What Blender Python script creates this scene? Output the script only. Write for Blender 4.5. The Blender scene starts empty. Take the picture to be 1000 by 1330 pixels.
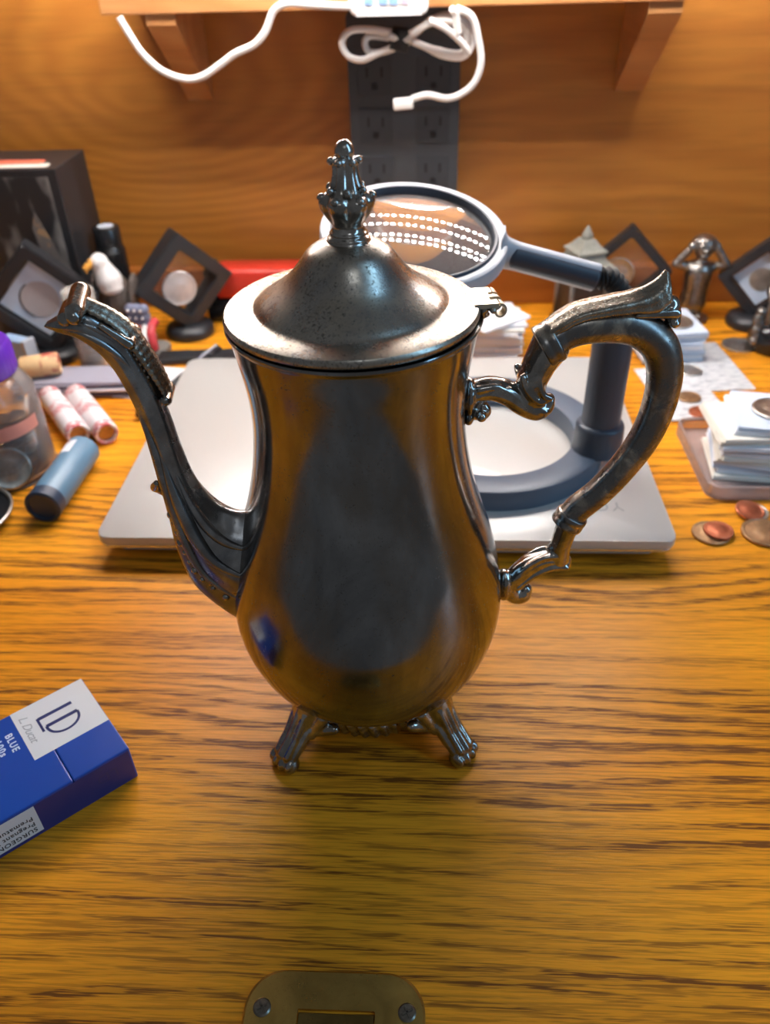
import bpy, bmesh, math, random
from mathutils import Vector, Matrix, Euler
R = math.radians
random.seed(7)
sc = bpy.context.scene
C = sc.collection
PI = math.pi

# ------------------------------------------------------------------ camera
PITCH, YAW, ROLL, CAM_H = R(36.6), R(-3.6), R(1.8), 0.33
fw = Vector((math.sin(YAW) * math.cos(PITCH), math.cos(YAW) * math.cos(PITCH), -math.sin(PITCH)))
r0 = Vector((math.cos(YAW), -math.sin(YAW), 0))
u0 = r0.cross(fw)
rt = r0 * math.cos(ROLL) - u0 * math.sin(ROLL)
up = u0 * math.cos(ROLL) + r0 * math.sin(ROLL)
cam = bpy.data.cameras.new('camera')
cam_o = bpy.data.objects.new('camera', cam)
C.objects.link(cam_o)
cam_o.matrix_world = Matrix(((rt.x, up.x, -fw.x, 0), (rt.y, up.y, -fw.y, 0), (rt.z, up.z, -fw.z, CAM_H), (0, 0, 0, 1)))
cam.sensor_fit = 'VERTICAL'
cam.sensor_height = 7.98
cam.lens = 7.98 * 1050 / 1330
cam.clip_start = 0.01
cam.dof.use_dof = True
cam.dof.focus_distance = 0.325
cam.dof.aperture_fstop = 2.3
sc.camera = cam_o

# ------------------------------------------------------------------ world, lights, exposure
w = bpy.data.worlds.new('room_air'); sc.world = w; w.use_nodes = True
w.node_tree.nodes['Background'].inputs[0].default_value = (0.92, 0.95, 1.0, 1)
w.node_tree.nodes['Background'].inputs[1].default_value = 0.075
sc.view_settings.view_transform = 'Standard'
sc.view_settings.look = 'None'
sc.view_settings.gamma = 1
sc.view_settings.use_curve_mapping = False
sc.view_settings.exposure = 0.62
LED_STRENGTH = 205.0
LED_COLOUR = (1.0, 0.97, 0.94, 1)

def area_light(name, loc, target, sx, sy, watts, col):
    l = bpy.data.lights.new(name, 'AREA'); l.shape = 'RECTANGLE'; l.size = sx; l.size_y = sy
    l.energy = watts; l.color = col
    o = bpy.data.objects.new(name, l); C.objects.link(o); o.location = loc
    o.rotation_euler = (Vector(target) - Vector(loc)).to_track_quat('-Z', 'Y').to_euler()
    return o
# daylight from the room behind and to the right of the desk, plus an added fill lamp for the front
area_light('window_daylight', (0.98, -0.10, 0.83), (-0.03, 0.28, 0.35), 0.20, 1.40, 4.4, (0.33, 0.66, 1.0))
area_light('room_ceiling_light', (0.25, -0.75, 1.35), (0, 0.3, 0.1), 0.30, 0.30, 0.7, (0.86, 0.93, 1.0))

# ------------------------------------------------------------------ node helper and materials
class NT:
    def __init__(s, name):
        s.m = bpy.data.materials.new(name); s.m.use_nodes = True
        s.t = s.m.node_tree; s.t.nodes.clear()
        s.out = s.t.nodes.new('ShaderNodeOutputMaterial')
    def n(s, typ, props=None, **inp):
        nd = s.t.nodes.new('ShaderNode' + typ)
        for k, v in (props or {}).items(): setattr(nd, k, v)
        for k, v in inp.items():
            k = k.replace('_', ' ')
            sk = nd.inputs[int(k[1:])] if k[0] == 'i' and k[1:].isdigit() else nd.inputs[k]
            s.set(sk, v)
        return nd
    def set(s, sk, v):
        if isinstance(v, bpy.types.NodeSocket): s.t.links.new(v, sk)
        elif isinstance(v, bpy.types.Node): s.t.links.new(v.outputs[0], sk)
        else:
            if sk.type == 'RGBA' and len(v) == 3: v = (*v, 1)
            sk.default_value = v
    def ramp(s, fac, stops, interp='LINEAR'):
        nd = s.t.nodes.new('ShaderNodeValToRGB'); s.set(nd.inputs[0], fac)
        cr = nd.color_ramp; cr.interpolation = interp
        while len(cr.elements) < len(stops): cr.elements.new(0.5)
        for e, (p, c) in zip(cr.elements, stops):
            e.position = p
            if not hasattr(c, '__len__'): c = (c, c, c)
            e.color = (*c[:3], 1)
        return nd.outputs[0]
    def mix(s, fac, a, b, mode='MIX'):
        nd = s.t.nodes.new('ShaderNodeMix'); nd.data_type = 'RGBA'; nd.blend_type = mode
        s.set(nd.inputs[0], fac); s.set(nd.inputs[6], a); s.set(nd.inputs[7], b)
        return nd.outputs[2]
    def math(s, op, a, b=0.0):
        return s.n('Math', {'operation': op}, i0=a, i1=b).outputs[0]
    def coord(s, scale=(1, 1, 1), loc=(0, 0, 0), rot=(0, 0, 0)):
        tc = s.t.nodes.new('ShaderNodeTexCoord')
        return s.n('Mapping', None, Vector=tc.outputs['Object'], Scale=scale, Location=loc, Rotation=rot).outputs[0]
    def noise(s, vec, scale, detail=4.0, rough=0.5, dist=0.0):
        return s.n('TexNoise', None, Vector=vec, Scale=scale, Detail=detail, Roughness=rough, Distortion=dist).outputs[0]
    def bump(s, h, strength=0.2, dist=0.001):
        return s.n('Bump', None, Height=h, Strength=strength, Distance=dist).outputs[0]
    def bsdf(s, **k):
        b = s.n('BsdfPrincipled', None, **k)
        s.t.links.new(b.outputs[0], s.out.inputs[0])
        return s.m

def plain(name, col, rough=0.5, metal=0.0, grain=0.08, scale=120.0, **k):
    t = NT(name); v = t.coord()
    f = t.noise(v, scale, 3)
    c = t.mix(f, tuple(x * (1 - grain) for x in col), tuple(min(1, x * (1 + grain)) for x in col))
    return t.bsdf(Base_Color=c, Roughness=rough, Metallic=metal, **k)

def wood(name, light, mid, dark, rough=0.34, coat=0.0):
    """oak: thin dark streaks along X, broken by pores, with wide arches of grain"""
    t = NT(name)
    big = t.noise(t.coord((1.2, 9.0, 9.0)), 1.0, 3, 0.55)
    warp = t.noise(t.coord((1.25, 4, 4)), 1.0, 3, 0.45)
    tc = t.t.nodes.new('ShaderNodeTexCoord')
    sx = t.n('SeparateXYZ', None, Vector=tc.outputs['Object'])
    ring = t.math('ADD', t.math('MULTIPLY', sx.outputs[1], 105.0), t.math('MULTIPLY', warp, 19.0))
    ring = t.math('ADD', ring, t.math('MULTIPLY', t.noise(t.coord((7, 130, 130)), 1.0, 4, 0.7), 0.9))
    saw = t.math('FRACT', ring)
    arch = t.ramp(saw, [(0.0, 0.10), (0.18, 0.0), (0.52, 0.06), (0.66, 0.80), (0.90, 1.0), (0.96, 0.12), (1.0, 0.10)])
    st = t.noise(t.coord((3.0, 170.0, 170.0)), 1.0, 5, 0.62, 0.25)
    streak = t.ramp(st, [(0.47, 0.0), (0.56, 0.55), (0.66, 1.0)])
    zone = t.ramp(t.noise(t.coord((1.6, 14.0, 14.0), (3, 1, 0)), 1.0, 3, 0.55), [(0.40, 0.04), (0.60, 1.0)])
    fine = t.noise(t.coord((38.0, 950.0, 950.0)), 1.0, 2, 0.65)
    pores = t.ramp(fine, [(0.46, 0.0), (0.55, 1.0)])
    body = t.mix(t.ramp(big, [(0.3, 0.0), (0.7, 1.0)]), mid, light)
    dk = t.math('ADD', t.math('MULTIPLY', t.math('MULTIPLY', arch, zone), 0.95), t.math('MULTIPLY', streak, 0.50))
    dk = t.math('MULTIPLY', dk, t.math('ADD', 0.42, t.math('MULTIPLY', pores, 0.95)))
    dk = t.math('MINIMUM', dk, 0.92)
    c = t.mix(dk, body, dark)
    c = t.mix(t.math('MULTIPLY', pores, 0.16), c, dark)
    h = t.math('ADD', t.math('MULTIPLY', pores, -0.6), t.math('MULTIPLY', st, 0.3))
    rg = t.math('ADD', rough, t.math('MULTIPLY', dk, 0.15))
    return t.bsdf(Base_Color=c, Roughness=rg, Normal=t.bump(h, 0.12, 0.0005), Coat_Weight=coat, Coat_Roughness=0.15, Specular_IOR_Level=0.22)

M = {}
M['oak'] = wood('oak_desk', (0.95, 0.400, 0.022), (0.76, 0.265, 0.012), (0.125, 0.036, 0.004))

def ply(name, light, dark, seed=0.0):
    """veneer of the hutch: soft flowing grain, one knot at the left"""
    t = NT(name)
    v = t.coord((1, 1, 1), (seed, 0, 0))
    tc = t.t.nodes.new('ShaderNodeTexCoord')
    d = t.n('VectorMath', {'operation': 'DISTANCE'}, i0=t.n('Mapping', None, Vector=tc.outputs['Object'], Scale=(0.55, 1, 1)).outputs[0], i1=(-0.152, 0.82, 0.195)).outputs['Value']
    wv = t.noise(t.coord((2.2, 2, 7.5), (seed, 0, 0)), 1.0, 3, 0.55)
    sx = t.n('SeparateXYZ', None, Vector=tc.outputs['Object'])
    near = t.ramp(t.math('MULTIPLY', d, 7.0), [(0.0, 1.0), (0.9, 0.0)])
    field = t.math('ADD', t.math('MULTIPLY', sx.outputs[2], 9.0), t.math('MULTIPLY', wv, 1.5))
    field = t.math('ADD', field, t.math('MULTIPLY', near, 1.9))
    band = t.n('TexWave', {'wave_type': 'BANDS', 'bands_direction': 'X', 'wave_profile': 'SIN'}, Vector=t.n('CombineXYZ', None, X=field), Scale=1.3, Distortion=0.6, Detail=2.0).outputs[1]
    fine = t.noise(t.coord((9, 9, 160)), 1.0, 3, 0.6)
    c = t.mix(band, dark, light)
    c = t.mix(t.math('MULTIPLY', t.ramp(fine, [(0.48, 0.0), (0.7, 1.0)]), 0.35), c, tuple(x * 0.6 for x in dark))
    return t.bsdf(Base_Color=c, Roughness=0.38, Normal=t.bump(fine, 0.05, 0.0004), Coat_Weight=0.15, Coat_Roughness=0.3)
M['ply'] = ply('hutch_veneer', (0.44, 0.172, 0.026), (0.375, 0.136, 0.020))
M['shelfwood'] = ply('shelf_veneer', (0.50, 0.235, 0.085), (0.42, 0.18, 0.06), 3.0)
M['rail'] = ply('rail_veneer', (0.36, 0.115, 0.018), (0.27, 0.078, 0.012), 5.0)

def silver(name, clean, tarn, warm, rough=0.2, speck=0.4, patch=(5, 5, 5), bump=0.03, rvar=0.18, speckcol=(0.05, 0.04, 0.03), bal=(0.40, 0.66), dense=0.0):
    t = NT(name)
    v = t.coord()
    p = t.noise(t.coord(patch), 5.0, 6, 0.62, 0.6)
    p2 = t.noise(t.coord(tuple(x * 1.7 for x in patch), (3, 1, 2)), 7.0, 5, 0.6)
    sp = t.noise(v, 1100.0, 3, 0.7)
    sp2 = t.noise(v, 230.0, 5, 0.75)
    c = t.mix(t.ramp(p, [(bal[0], 0.0), (bal[1], 1.0)]), tarn, clean)
    c = t.mix(t.math('MULTIPLY', t.ramp(p2, [(0.42, 0.0), (0.68, 1.0)]), 0.7), c, warm)
    sm = t.math('MULTIPLY', t.ramp(sp, [(0.56 - dense, 0.0), (0.68 - dense, 1.0)]), t.ramp(sp2, [(0.44 - dense, 0.0), (0.62 - dense, 1.0)]))
    c = t.mix(t.math('MULTIPLY', sm, speck), c, speckcol)
    rg = t.math('ADD', rough, t.math('MULTIPLY', t.ramp(p2, [(0.3, 0.0), (0.75, 1.0)]), rvar))
    rg = t.math('ADD', rg, t.math('MULTIPLY', sm, 0.25))
    return t.bsdf(Base_Color=c, Metallic=1.0, Roughness=rg, Normal=t.bump(t.math('ADD', sp2, t.math('MULTIPLY', sp, 0.5)), bump, 0.0004))
M['body'] = silver('tarnished_silver_body', (0.33, 0.335, 0.34), (0.165, 0.168, 0.172), (0.21, 0.18, 0.15), 0.10, 0.55, (5, 5, 2.2), 0.02, 0.12)
M['lid'] = silver('pitted_silver_lid', (0.52, 0.48, 0.41), (0.34, 0.33, 0.32), (0.42, 0.36, 0.28), 0.23, 0.85, (9, 9, 9), 0.14, 0.12, dense=0.05)
M['spout'] = silver('dark_silver_spout', (0.44, 0.45, 0.46), (0.22, 0.23, 0.245), (0.23, 0.215, 0.20), 0.24, 0.3, (9, 9, 9), 0.05, 0.12)
M['handle'] = silver('worn_silver_handle', (0.52, 0.47, 0.40), (0.20, 0.195, 0.195), (0.24, 0.205, 0.17), 0.24, 0.5, (18, 18, 18), 0.05, 0.12, bal=(0.5, 0.62))
M['cast'] = silver('cast_silver_ornament', (0.54, 0.52, 0.49), (0.26, 0.25, 0.235), (0.30, 0.27, 0.23), 0.13, 0.45, (20, 20, 20), 0.05, 0.10)
M['leafcast'] = silver('chased_silver_leaf', (0.52, 0.48, 0.41), (0.28, 0.25, 0.21), (0.36, 0.31, 0.24), 0.22, 0.8, (20, 60, 20), 0.6, 0.10)
M['hinge'] = silver('hinge_silver', (0.78, 0.72, 0.58), (0.60, 0.55, 0.45), (0.65, 0.57, 0.42), 0.26, 0.25, (9, 9, 9), 0.05, 0.1)
M['darkmetal'] = plain('dark_metal', (0.03, 0.028, 0.026), 0.35, 1.0)
M['brass'] = silver('old_brass', (0.56, 0.38, 0.11), (0.38, 0.25, 0.07), (0.45, 0.30, 0.08), 0.26, 0.4, (9, 9, 9), 0.08, 0.15, (0.12, 0.08, 0.03))
M['brass_dark'] = silver('brass_bolt', (0.26, 0.18, 0.06), (0.15, 0.10, 0.03), (0.20, 0.13, 0.04), 0.35, 0.6, (9, 9, 9), 0.15, 0.15, (0.05, 0.035, 0.02))
M['screw'] = plain('steel_screw', (0.20, 0.18, 0.15), 0.35, 1.0, 0.4, 900)
M['pewter'] = silver('pewter', (0.45, 0.43, 0.41), (0.20, 0.19, 0.18), (0.28, 0.25, 0.22), 0.32, 0.4, (30, 30, 30), 0.3, 0.1)
M['laptop'] = plain('silver_laptop_shell', (0.52, 0.51, 0.49), 0.36, 0.25, 0.02, 900)
M['laptop_edge'] = plain('polished_laptop_edge', (0.72, 0.76, 0.84), 0.22, 0.9, 0.02)
M['laptop_logo'] = plain('laptop_logo_grey', (0.30, 0.30, 0.30), 0.4, 0.0, 0.02)
M['black'] = plain('black_plastic', (0.018, 0.019, 0.022), 0.42)
M['blackgloss'] = plain('black_gloss', (0.012, 0.012, 0.013), 0.18)
M['rubber'] = plain('black_rubber', (0.012, 0.012, 0.013), 0.7)
M['slate'] = plain('slate_grey_plastic', (0.078, 0.100, 0.138), 0.42, 0, 0.03)
M['slate_dark'] = plain('dark_slate_plastic', (0.040, 0.052, 0.075), 0.40, 0, 0.03)
M['lightgrey'] = plain('light_grey_plastic', (0.42, 0.45, 0.50), 0.38, 0, 0.03)
M['white'] = plain('white_plastic', (0.80, 0.80, 0.80), 0.38, 0, 0.02)
M['white_cable'] = plain('white_cable', (0.74, 0.71, 0.68), 0.42, 0, 0.02)
M['card'] = plain('white_card', (0.78, 0.79, 0.83), 0.6, 0, 0.03)
M['card_blue'] = plain('blue_white_card', (0.60, 0.68, 0.80), 0.55, 0, 0.05)
M['cream'] = plain('cream_card', (0.74, 0.71, 0.64), 0.6, 0, 0.04)
M['button'] = plain('blue_button', (0.30, 0.50, 0.88), 0.35)
M['button_pink'] = plain('pink_button', (0.62, 0.50, 0.62), 0.35)
M['red_mark'] = plain('red_mark', (0.70, 0.16, 0.10), 0.45)
M['power'] = plain('grey_power_strip', (0.045, 0.050, 0.056), 0.5, 0, 0.05)
M['power_hole'] = plain('outlet_slot', (0.010, 0.010, 0.011), 0.6)
M['power_face'] = plain('outlet_face', (0.036, 0.040, 0.046), 0.45)
M['red'] = plain('red_gloss', (0.55, 0.035, 0.02), 0.3)
M['redpaint'] = plain('red_paint', (0.55, 0.05, 0.06), 0.4)
M['whitepaint'] = plain('white_paint', (0.75, 0.72, 0.70), 0.45)
M['bluepaint'] = plain('blue_grey_paint', (0.16, 0.18, 0.27), 0.45, 0, 0.3)
M['feather'] = plain('brown_feathers', (0.085, 0.064, 0.052), 0.5, 0, 0.6, 260)
M['beak'] = plain('yellow_beak', (0.72, 0.34, 0.06), 0.4)
M['rock'] = plain('grey_rock', (0.19, 0.17, 0.15), 0.65, 0, 0.4, 300)
M['stone'] = plain('grey_green_stone', (0.24, 0.235, 0.20), 0.7, 0, 0.35, 300)
M['darkbrown'] = plain('dark_brown_wood', (0.050, 0.030, 0.018), 0.5, 0, 0.3, 200)
M['purple'] = plain('purple_plastic', (0.10, 0.020, 0.36), 0.3)
M['bluetube'] = plain('blue_plastic_tube', (0.125, 0.235, 0.34), 0.38, 0, 0.05)
M['bluecap'] = plain('dark_blue_end', (0.022, 0.040, 0.075), 0.4)
M['packblue'] = plain('blue_carton', (0.006, 0.062, 0.36), 0.28, 0, 0.04, 60, Coat_Weight=0.3)
M['packside'] = plain('navy_carton', (0.011, 0.026, 0.17), 0.32, 0, 0.04, 60, Coat_Weight=0.2)
M['packwhite'] = plain('white_carton', (0.70, 0.71, 0.73), 0.35, 0, 0.02)
M['ink'] = plain('navy_ink', (0.012, 0.020, 0.12), 0.4, 0, 0.02)
M['inkgrey'] = plain('grey_ink', (0.36, 0.38, 0.40), 0.4, 0, 0.02)
M['inkwhite'] = plain('pale_ink', (0.62, 0.72, 0.90), 0.4, 0, 0.02)
M['inkblack'] = plain('black_ink', (0.02, 0.02, 0.025), 0.5, 0, 0.02)
M['copper'] = silver('copper_coin', (0.62, 0.24, 0.14), (0.46, 0.15, 0.085), (0.50, 0.19, 0.10), 0.35, 0.3, (30, 30, 30), 0.3)
M['bronze'] = silver('brown_coin', (0.50, 0.32, 0.17), (0.30, 0.19, 0.11), (0.38, 0.25, 0.14), 0.38, 0.3, (30, 30, 30), 0.3)
M['nickel'] = silver('grey_coin', (0.62, 0.60, 0.56), (0.42, 0.40, 0.37), (0.46, 0.42, 0.36), 0.3, 0.3, (30, 30, 30), 0.3)

def glassy(name, tint, gloss=0.10, rough=0.05, ior=1.45, haze=0.0, hazecol=(0.8, 0.8, 0.8)):
    """thin clear plastic or glass: see-through with a Fresnel sheen, and some milky haze"""
    t = NT(name)
    tr = t.n('BsdfTransparent', None, Color=tint)
    gl = t.n('BsdfGlossy', None, Color=(1, 1, 1), Roughness=rough)
    fr = t.n('Fresnel', None, IOR=ior)
    a = t.n('MixShader', None, i0=fr.outputs[0], i1=tr.outputs[0], i2=gl.outputs[0])
    if haze > 0:
        df = t.n('BsdfDiffuse', None, Color=hazecol)
        a = t.n('MixShader', None, i0=haze, i1=a.outputs[0], i2=df.outputs[0])
    t.t.links.new(a.outputs[0], t.out.inputs[0])
    return t.m
M['lens'] = glassy('magnifier_glass', (0.93, 0.94, 0.96), ior=1.8, rough=0.02, haze=0.13, hazecol=(0.55, 0.54, 0.54))
M['clear'] = glassy('clear_plastic', (0.90, 0.88, 0.87), ior=1.3, rough=0.12, haze=0.10, hazecol=(0.72, 0.64, 0.62))
M['tubeclear'] = glassy('clear_tube_plastic', (0.9, 0.9, 0.88), ior=1.4, rough=0.15, haze=0.25, hazecol=(0.75, 0.72, 0.68))
M['film'] = glassy('clear_film', (0.93, 0.93, 0.93), ior=1.2, rough=0.1, haze=0.04)
M['sleeve'] = glassy('clear_sleeve', (0.85, 0.84, 0.88), ior=1.3, rough=0.15, haze=0.5, hazecol=(0.52, 0.50, 0.58))
M['sleeve_dark'] = glassy('cloudy_dark_sleeve', (0.7, 0.68, 0.74), ior=1.3, rough=0.2, haze=0.5, hazecol=(0.20, 0.18, 0.25))
M['tray'] = glassy('clear_tray', (0.88, 0.82, 0.80), ior=1.35, rough=0.15, haze=0.25, hazecol=(0.70, 0.58, 0.55))

def led_mat():
    t = NT('led_glow')
    e = t.n('Emission', None, Color=LED_COLOUR, Strength=LED_STRENGTH)
    t.t.links.new(e.outputs[0], t.out.inputs[0]); return t.m
M['led'] = led_mat()

def print_mat(name, base, ink, scale, lo, hi, bands=None, rough=0.6):
    """paper with blotchy print, plus inked bands along local Z"""
    t = NT(name)
    f = t.noise(t.coord(scale), 1.0, 3, 0.6)
    k = t.ramp(f, [(lo, 0.0), (hi, 1.0)])
    if bands:
        tc = t.t.nodes.new('ShaderNodeTexCoord')
        z = t.n('SeparateXYZ', None, Vector=tc.outputs['Object']).outputs[2]
        u = t.math('MULTIPLY', t.math('ADD', z, bands[0]), bands[1])
        b = t.ramp(u, bands[2])
        k = t.math('MINIMUM', t.math('MULTIPLY', k, b), 1.0)
    c = t.mix(k, base, ink)
    return t.bsdf(Base_Color=c, Roughness=rough)
M['rollpaper'] = print_mat('coin_roll_paper', (0.80, 0.74, 0.74), (0.62, 0.13, 0.14), (170, 170, 240), 0.42, 0.56,
                           (0.045, 11.1, [(0.0, 1.0), (0.16, 1.0), (0.20, 0.0), (0.36, 0.0), (0.42, 0.7), (0.60, 0.7), (0.64, 0.0), (0.84, 0.0), (0.88, 1.0)]))
M['rollorange'] = print_mat('orange_roll_paper', (0.72, 0.48, 0.24), (0.45, 0.09, 0.06), (60, 60, 60), 0.45, 0.55,
                            (0.02, 25.0, [(0.0, 0.0), (0.5, 0.0), (0.55, 1.0), (0.9, 1.0), (1.0, 0.2)]))
M['boxart'] = print_mat('box_art', (0.018, 0.019, 0.022), (0.34, 0.32, 0.30), (26, 26, 13), 0.46, 0.66, None, 0.35)
M['sleeveprint'] = print_mat('printed_sleeve', (0.66, 0.67, 0.68), (0.36, 0.38, 0.42), (90, 380, 50), 0.48, 0.62, None, 0.3)

# ------------------------------------------------------------------ mesh helpers
def link(name, me, m, parent=None, smooth=True, loc=None, rot=None):
    o = bpy.data.objects.new(name, me); C.objects.link(o)
    if m is not None and not me.materials:
        me.materials.append(M[m] if isinstance(m, str) else m)
    if smooth:
        me.polygons.foreach_set('use_smooth', [True] * len(me.polygons))
    if parent is not None: o.parent = parent
    if loc is not None: o.location = loc
    if rot is not None: o.rotation_euler = rot
    return o
def obj(name, bm, m, parent=None, smooth=True, loc=None, rot=None, sharp=None):
    bmesh.ops.recalc_face_normals(bm, faces=bm.faces)
    if smooth and sharp is not None:
        a = R(sharp)
        for e in bm.edges:
            if len(e.link_faces) == 2 and e.calc_face_angle(0) > a: e.smooth = False
    me = bpy.data.meshes.new(name); bm.to_mesh(me); bm.free()
    return link(name, me, m, parent, smooth, loc, rot)
def tag(o, label, cat, group=None, kind=None):
    o['label'] = label; o['category'] = cat
    if group: o['group'] = group
    if kind: o['kind'] = kind
    return o
def empty(name, label, cat, loc=(0, 0, 0), rotz=0.0, group=None):
    o = bpy.data.objects.new(name, None); C.objects.link(o)
    o.empty_display_size = 0.02; o.location = loc; o.rotation_euler = (0, 0, rotz)
    return tag(o, label, cat, group)
def dup(root, loc, rot, label, group=None):
    r = root.copy(); C.objects.link(r); r.location = loc; r.rotation_euler = rot; r['label'] = label
    if group: r['group'] = group
    for ch in list(root.children):
        c = ch.copy(); C.objects.link(c); c.parent = r
        for g in list(ch.children):
            d = g.copy(); C.objects.link(d); d.parent = c
    return r

def box_bm(sx, sy, sz, bev=0.0, seg=2, cx=0, cy=0, cz=0, bm=None):
    own = bm is None
    b = bmesh.new()
    bmesh.ops.create_cube(b, size=1.0)
    bmesh.ops.scale(b, vec=(sx, sy, sz), verts=b.verts)
    if bev > 0: bmesh.ops.bevel(b, geom=b.edges[:], offset=bev, segments=seg, affect='EDGES', profile=0.5)
    bmesh.ops.translate(b, vec=(cx, cy, cz), verts=b.verts)
    if own: return b
    join(bm, b); return bm
def join(bm, b):
    me = bpy.data.meshes.new('tmp'); b.to_mesh(me); b.free(); bm.from_mesh(me); bpy.data.meshes.remove(me)
def lathe_bm(prof, n=64, mod=None, close=True, bm=None, cap0=True, cap1=True):
    """prof: list of (r,z); mod(r,z,theta)->r"""
    b = bm or bmesh.new()
    rows = []
    for (r, z) in prof:
        if r < 1e-6:
            rows.append([b.verts.new((0, 0, z))])
        else:
            row = []
            for k in range(n):
                th = 2 * PI * k / n
                rr = mod(r, z, th) if mod else r
                row.append(b.verts.new((rr * math.cos(th), rr * math.sin(th), z)))
            rows.append(row)
    for a, c in zip(rows[:-1], rows[1:]):
        if len(a) == 1 and len(c) == 1: continue
        for k in range(n):
            k2 = (k + 1) % n
            if len(a) == 1: b.faces.new((a[0], c[k2], c[k]))
            elif len(c) == 1: b.faces.new((a[k], a[k2], c[0]))
            else: b.faces.new((a[k], a[k2], c[k2], c[k]))
    if cap0 and len(rows[0]) > 2: b.faces.new(rows[0][::-1])
    if cap1 and len(rows[-1]) > 2: b.faces.new(rows[-1])
    return b
def cr(pts, n):
    """Catmull-Rom through tuples of any length, n samples"""
    P = [tuple(p) for p in pts]; out = []
    m = len(P) - 1
    for i in range(n):
        u = i / (n - 1) * m; k = min(int(u), m - 1); f = u - k
        p0 = P[max(k - 1, 0)]; p1 = P[k]; p2 = P[k + 1]; p3 = P[min(k + 2, m)]
        out.append(tuple(0.5 * (2 * b + (c - a) * f + (2 * a - 5 * b + 4 * c - d) * f * f + (-a + 3 * b - 3 * c + d) * f ** 3)
                         for a, b, c, d in zip(p0, p1, p2, p3)))
    return out
def tube_bm(path, rad, n=12, bm=None, flat=1.0, updir=None, mod=None, caps=True):
    """swept tube with parallel transport; rad number, list or fn(t); flat scales second axis; mod(t,th)"""
    b = bm or bmesh.new()
    P = [Vector(p) for p in path]; L = len(P)
    T = [(P[min(i + 1, L - 1)] - P[max(i - 1, 0)]).normalized() for i in range(L)]
    u = Vector(updir) if updir else Vector((0, 0, 1))
    if abs(u.dot(T[0])) > 0.95 and not updir: u = Vector((1, 0, 0))
    rows = []
    for i in range(L):
        u = (u - T[i] * u.dot(T[i])).normalized(); v = T[i].cross(u)
        t = i / (L - 1)
        r = rad(t) if callable(rad) else (rad[i] if hasattr(rad, '__len__') else rad)
        row = []
        for k in range(n):
            th = 2 * PI * k / n
            f = mod(t, th) if mod else 1.0
            row.append(b.verts.new(P[i] + (u * math.cos(th) + v * math.sin(th) * flat) * r * f))
        rows.append(row)
    for a, c in zip(rows[:-1], rows[1:]):
        for k in range(n):
            b.faces.new((a[k], a[(k + 1) % n], c[(k + 1) % n], c[k]))
    if caps:
        b.faces.new(rows[0][::-1]); b.faces.new(rows[-1])
    return b
def pair_sweep_bm(pairs, lat, n=36, ns=60, mod=None, bm=None):
    """sections between outer/inner points of the XZ plane; lat = half widths along Y"""
    b = bm or bmesh.new()
    rowsrc = cr([(*o, *i, l) for (o, i), l in zip(pairs, lat)], ns)
    rows = []
    for j, (ox, oz, ix, iz, l) in enumerate(rowsrc):
        t = j / (ns - 1)
        c = Vector(((ox + ix) / 2, 0, (oz + iz) / 2)); a = Vector(((ix - ox) / 2, 0, (iz - oz) / 2))
        row = []
        for k in range(n):
            th = 2 * PI * k / n
            f = mod(t, th) if mod else 1.0
            row.append(b.verts.new(c + a * math.cos(th) * f + Vector((0, l * math.sin(th) * f, 0))))
        rows.append(row)
    for a, c in zip(rows[:-1], rows[1:]):
        for k in range(n):
            b.faces.new((a[k], a[(k + 1) % n], c[(k + 1) % n], c[k]))
    b.faces.new(rows[0][::-1]); b.faces.new(rows[-1])
    return b
def ball(bm, c, r, seg=16, rot=None):
    """ellipsoid"""
    rx, ry, rz = r if hasattr(r, '__len__') else (r, r, r)
    mt = Matrix.Translation(c)
    if rot: mt = mt @ Euler(rot).to_matrix().to_4x4()
    mt = mt @ Matrix.Diagonal((rx, ry, rz, 1))
    bmesh.ops.create_uvsphere(bm, u_segments=seg, v_segments=max(6, seg // 2), radius=1.0, matrix=mt)
def limb(bm, p0, p1, r0, r1, seg=14):
    p0, p1 = Vector(p0), Vector(p1)
    d = p1 - p0
    q = d.to_track_quat('Z', 'Y').to_matrix().to_4x4()
    bmesh.ops.create_cone(bm, cap_ends=True, segments=seg, radius1=r0, radius2=r1, depth=d.length,
                          matrix=Matrix.Translation((p0 + p1) / 2) @ q)
    ball(bm, p0, r0, seg); ball(bm, p1, r1, seg)
def melt(name, bm, m, parent, voxel, smooth_it=4, loc=None, rot=None):
    """fuse overlapping lumps into one continuous cast surface"""
    me = bpy.data.meshes.new('tmp'); bm.to_mesh(me); bm.free()
    t = bpy.data.objects.new('tmp', me); C.objects.link(t)
    rm = t.modifiers.new('r', 'REMESH'); rm.mode = 'VOXEL'; rm.voxel_size = voxel
    if smooth_it:
        s = t.modifiers.new('s', 'SMOOTH'); s.iterations = smooth_it; s.factor = 0.5
    dg = bpy.context.evaluated_depsgraph_get()
    me2 = bpy.data.meshes.new_from_object(t.evaluated_get(dg))
    bpy.data.objects.remove(t); bpy.data.meshes.remove(me)
    me2.name = name
    return link(name, me2, m, parent, True, loc, rot)
def text_obj(name, s, size, m, parent, loc, rot, extrude=0.00005, shear=0.0, spacing=1.0, align='LEFT', offset=0.0):
    cu = bpy.data.curves.new(name, 'FONT'); cu.body = s; cu.size = size; cu.extrude = extrude
    cu.shear = shear; cu.space_character = spacing; cu.align_x = align; cu.offset = offset; cu.resolution_u = 3
    t = bpy.data.objects.new('tmp', cu); C.objects.link(t)
    dg = bpy.context.evaluated_depsgraph_get()
    me = bpy.data.meshes.new_from_object(t.evaluated_get(dg))
    bpy.data.objects.remove(t); bpy.data.curves.remove(cu)
    me.materials.clear()
    return link(name, me, m, parent, False, loc, rot)
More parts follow.
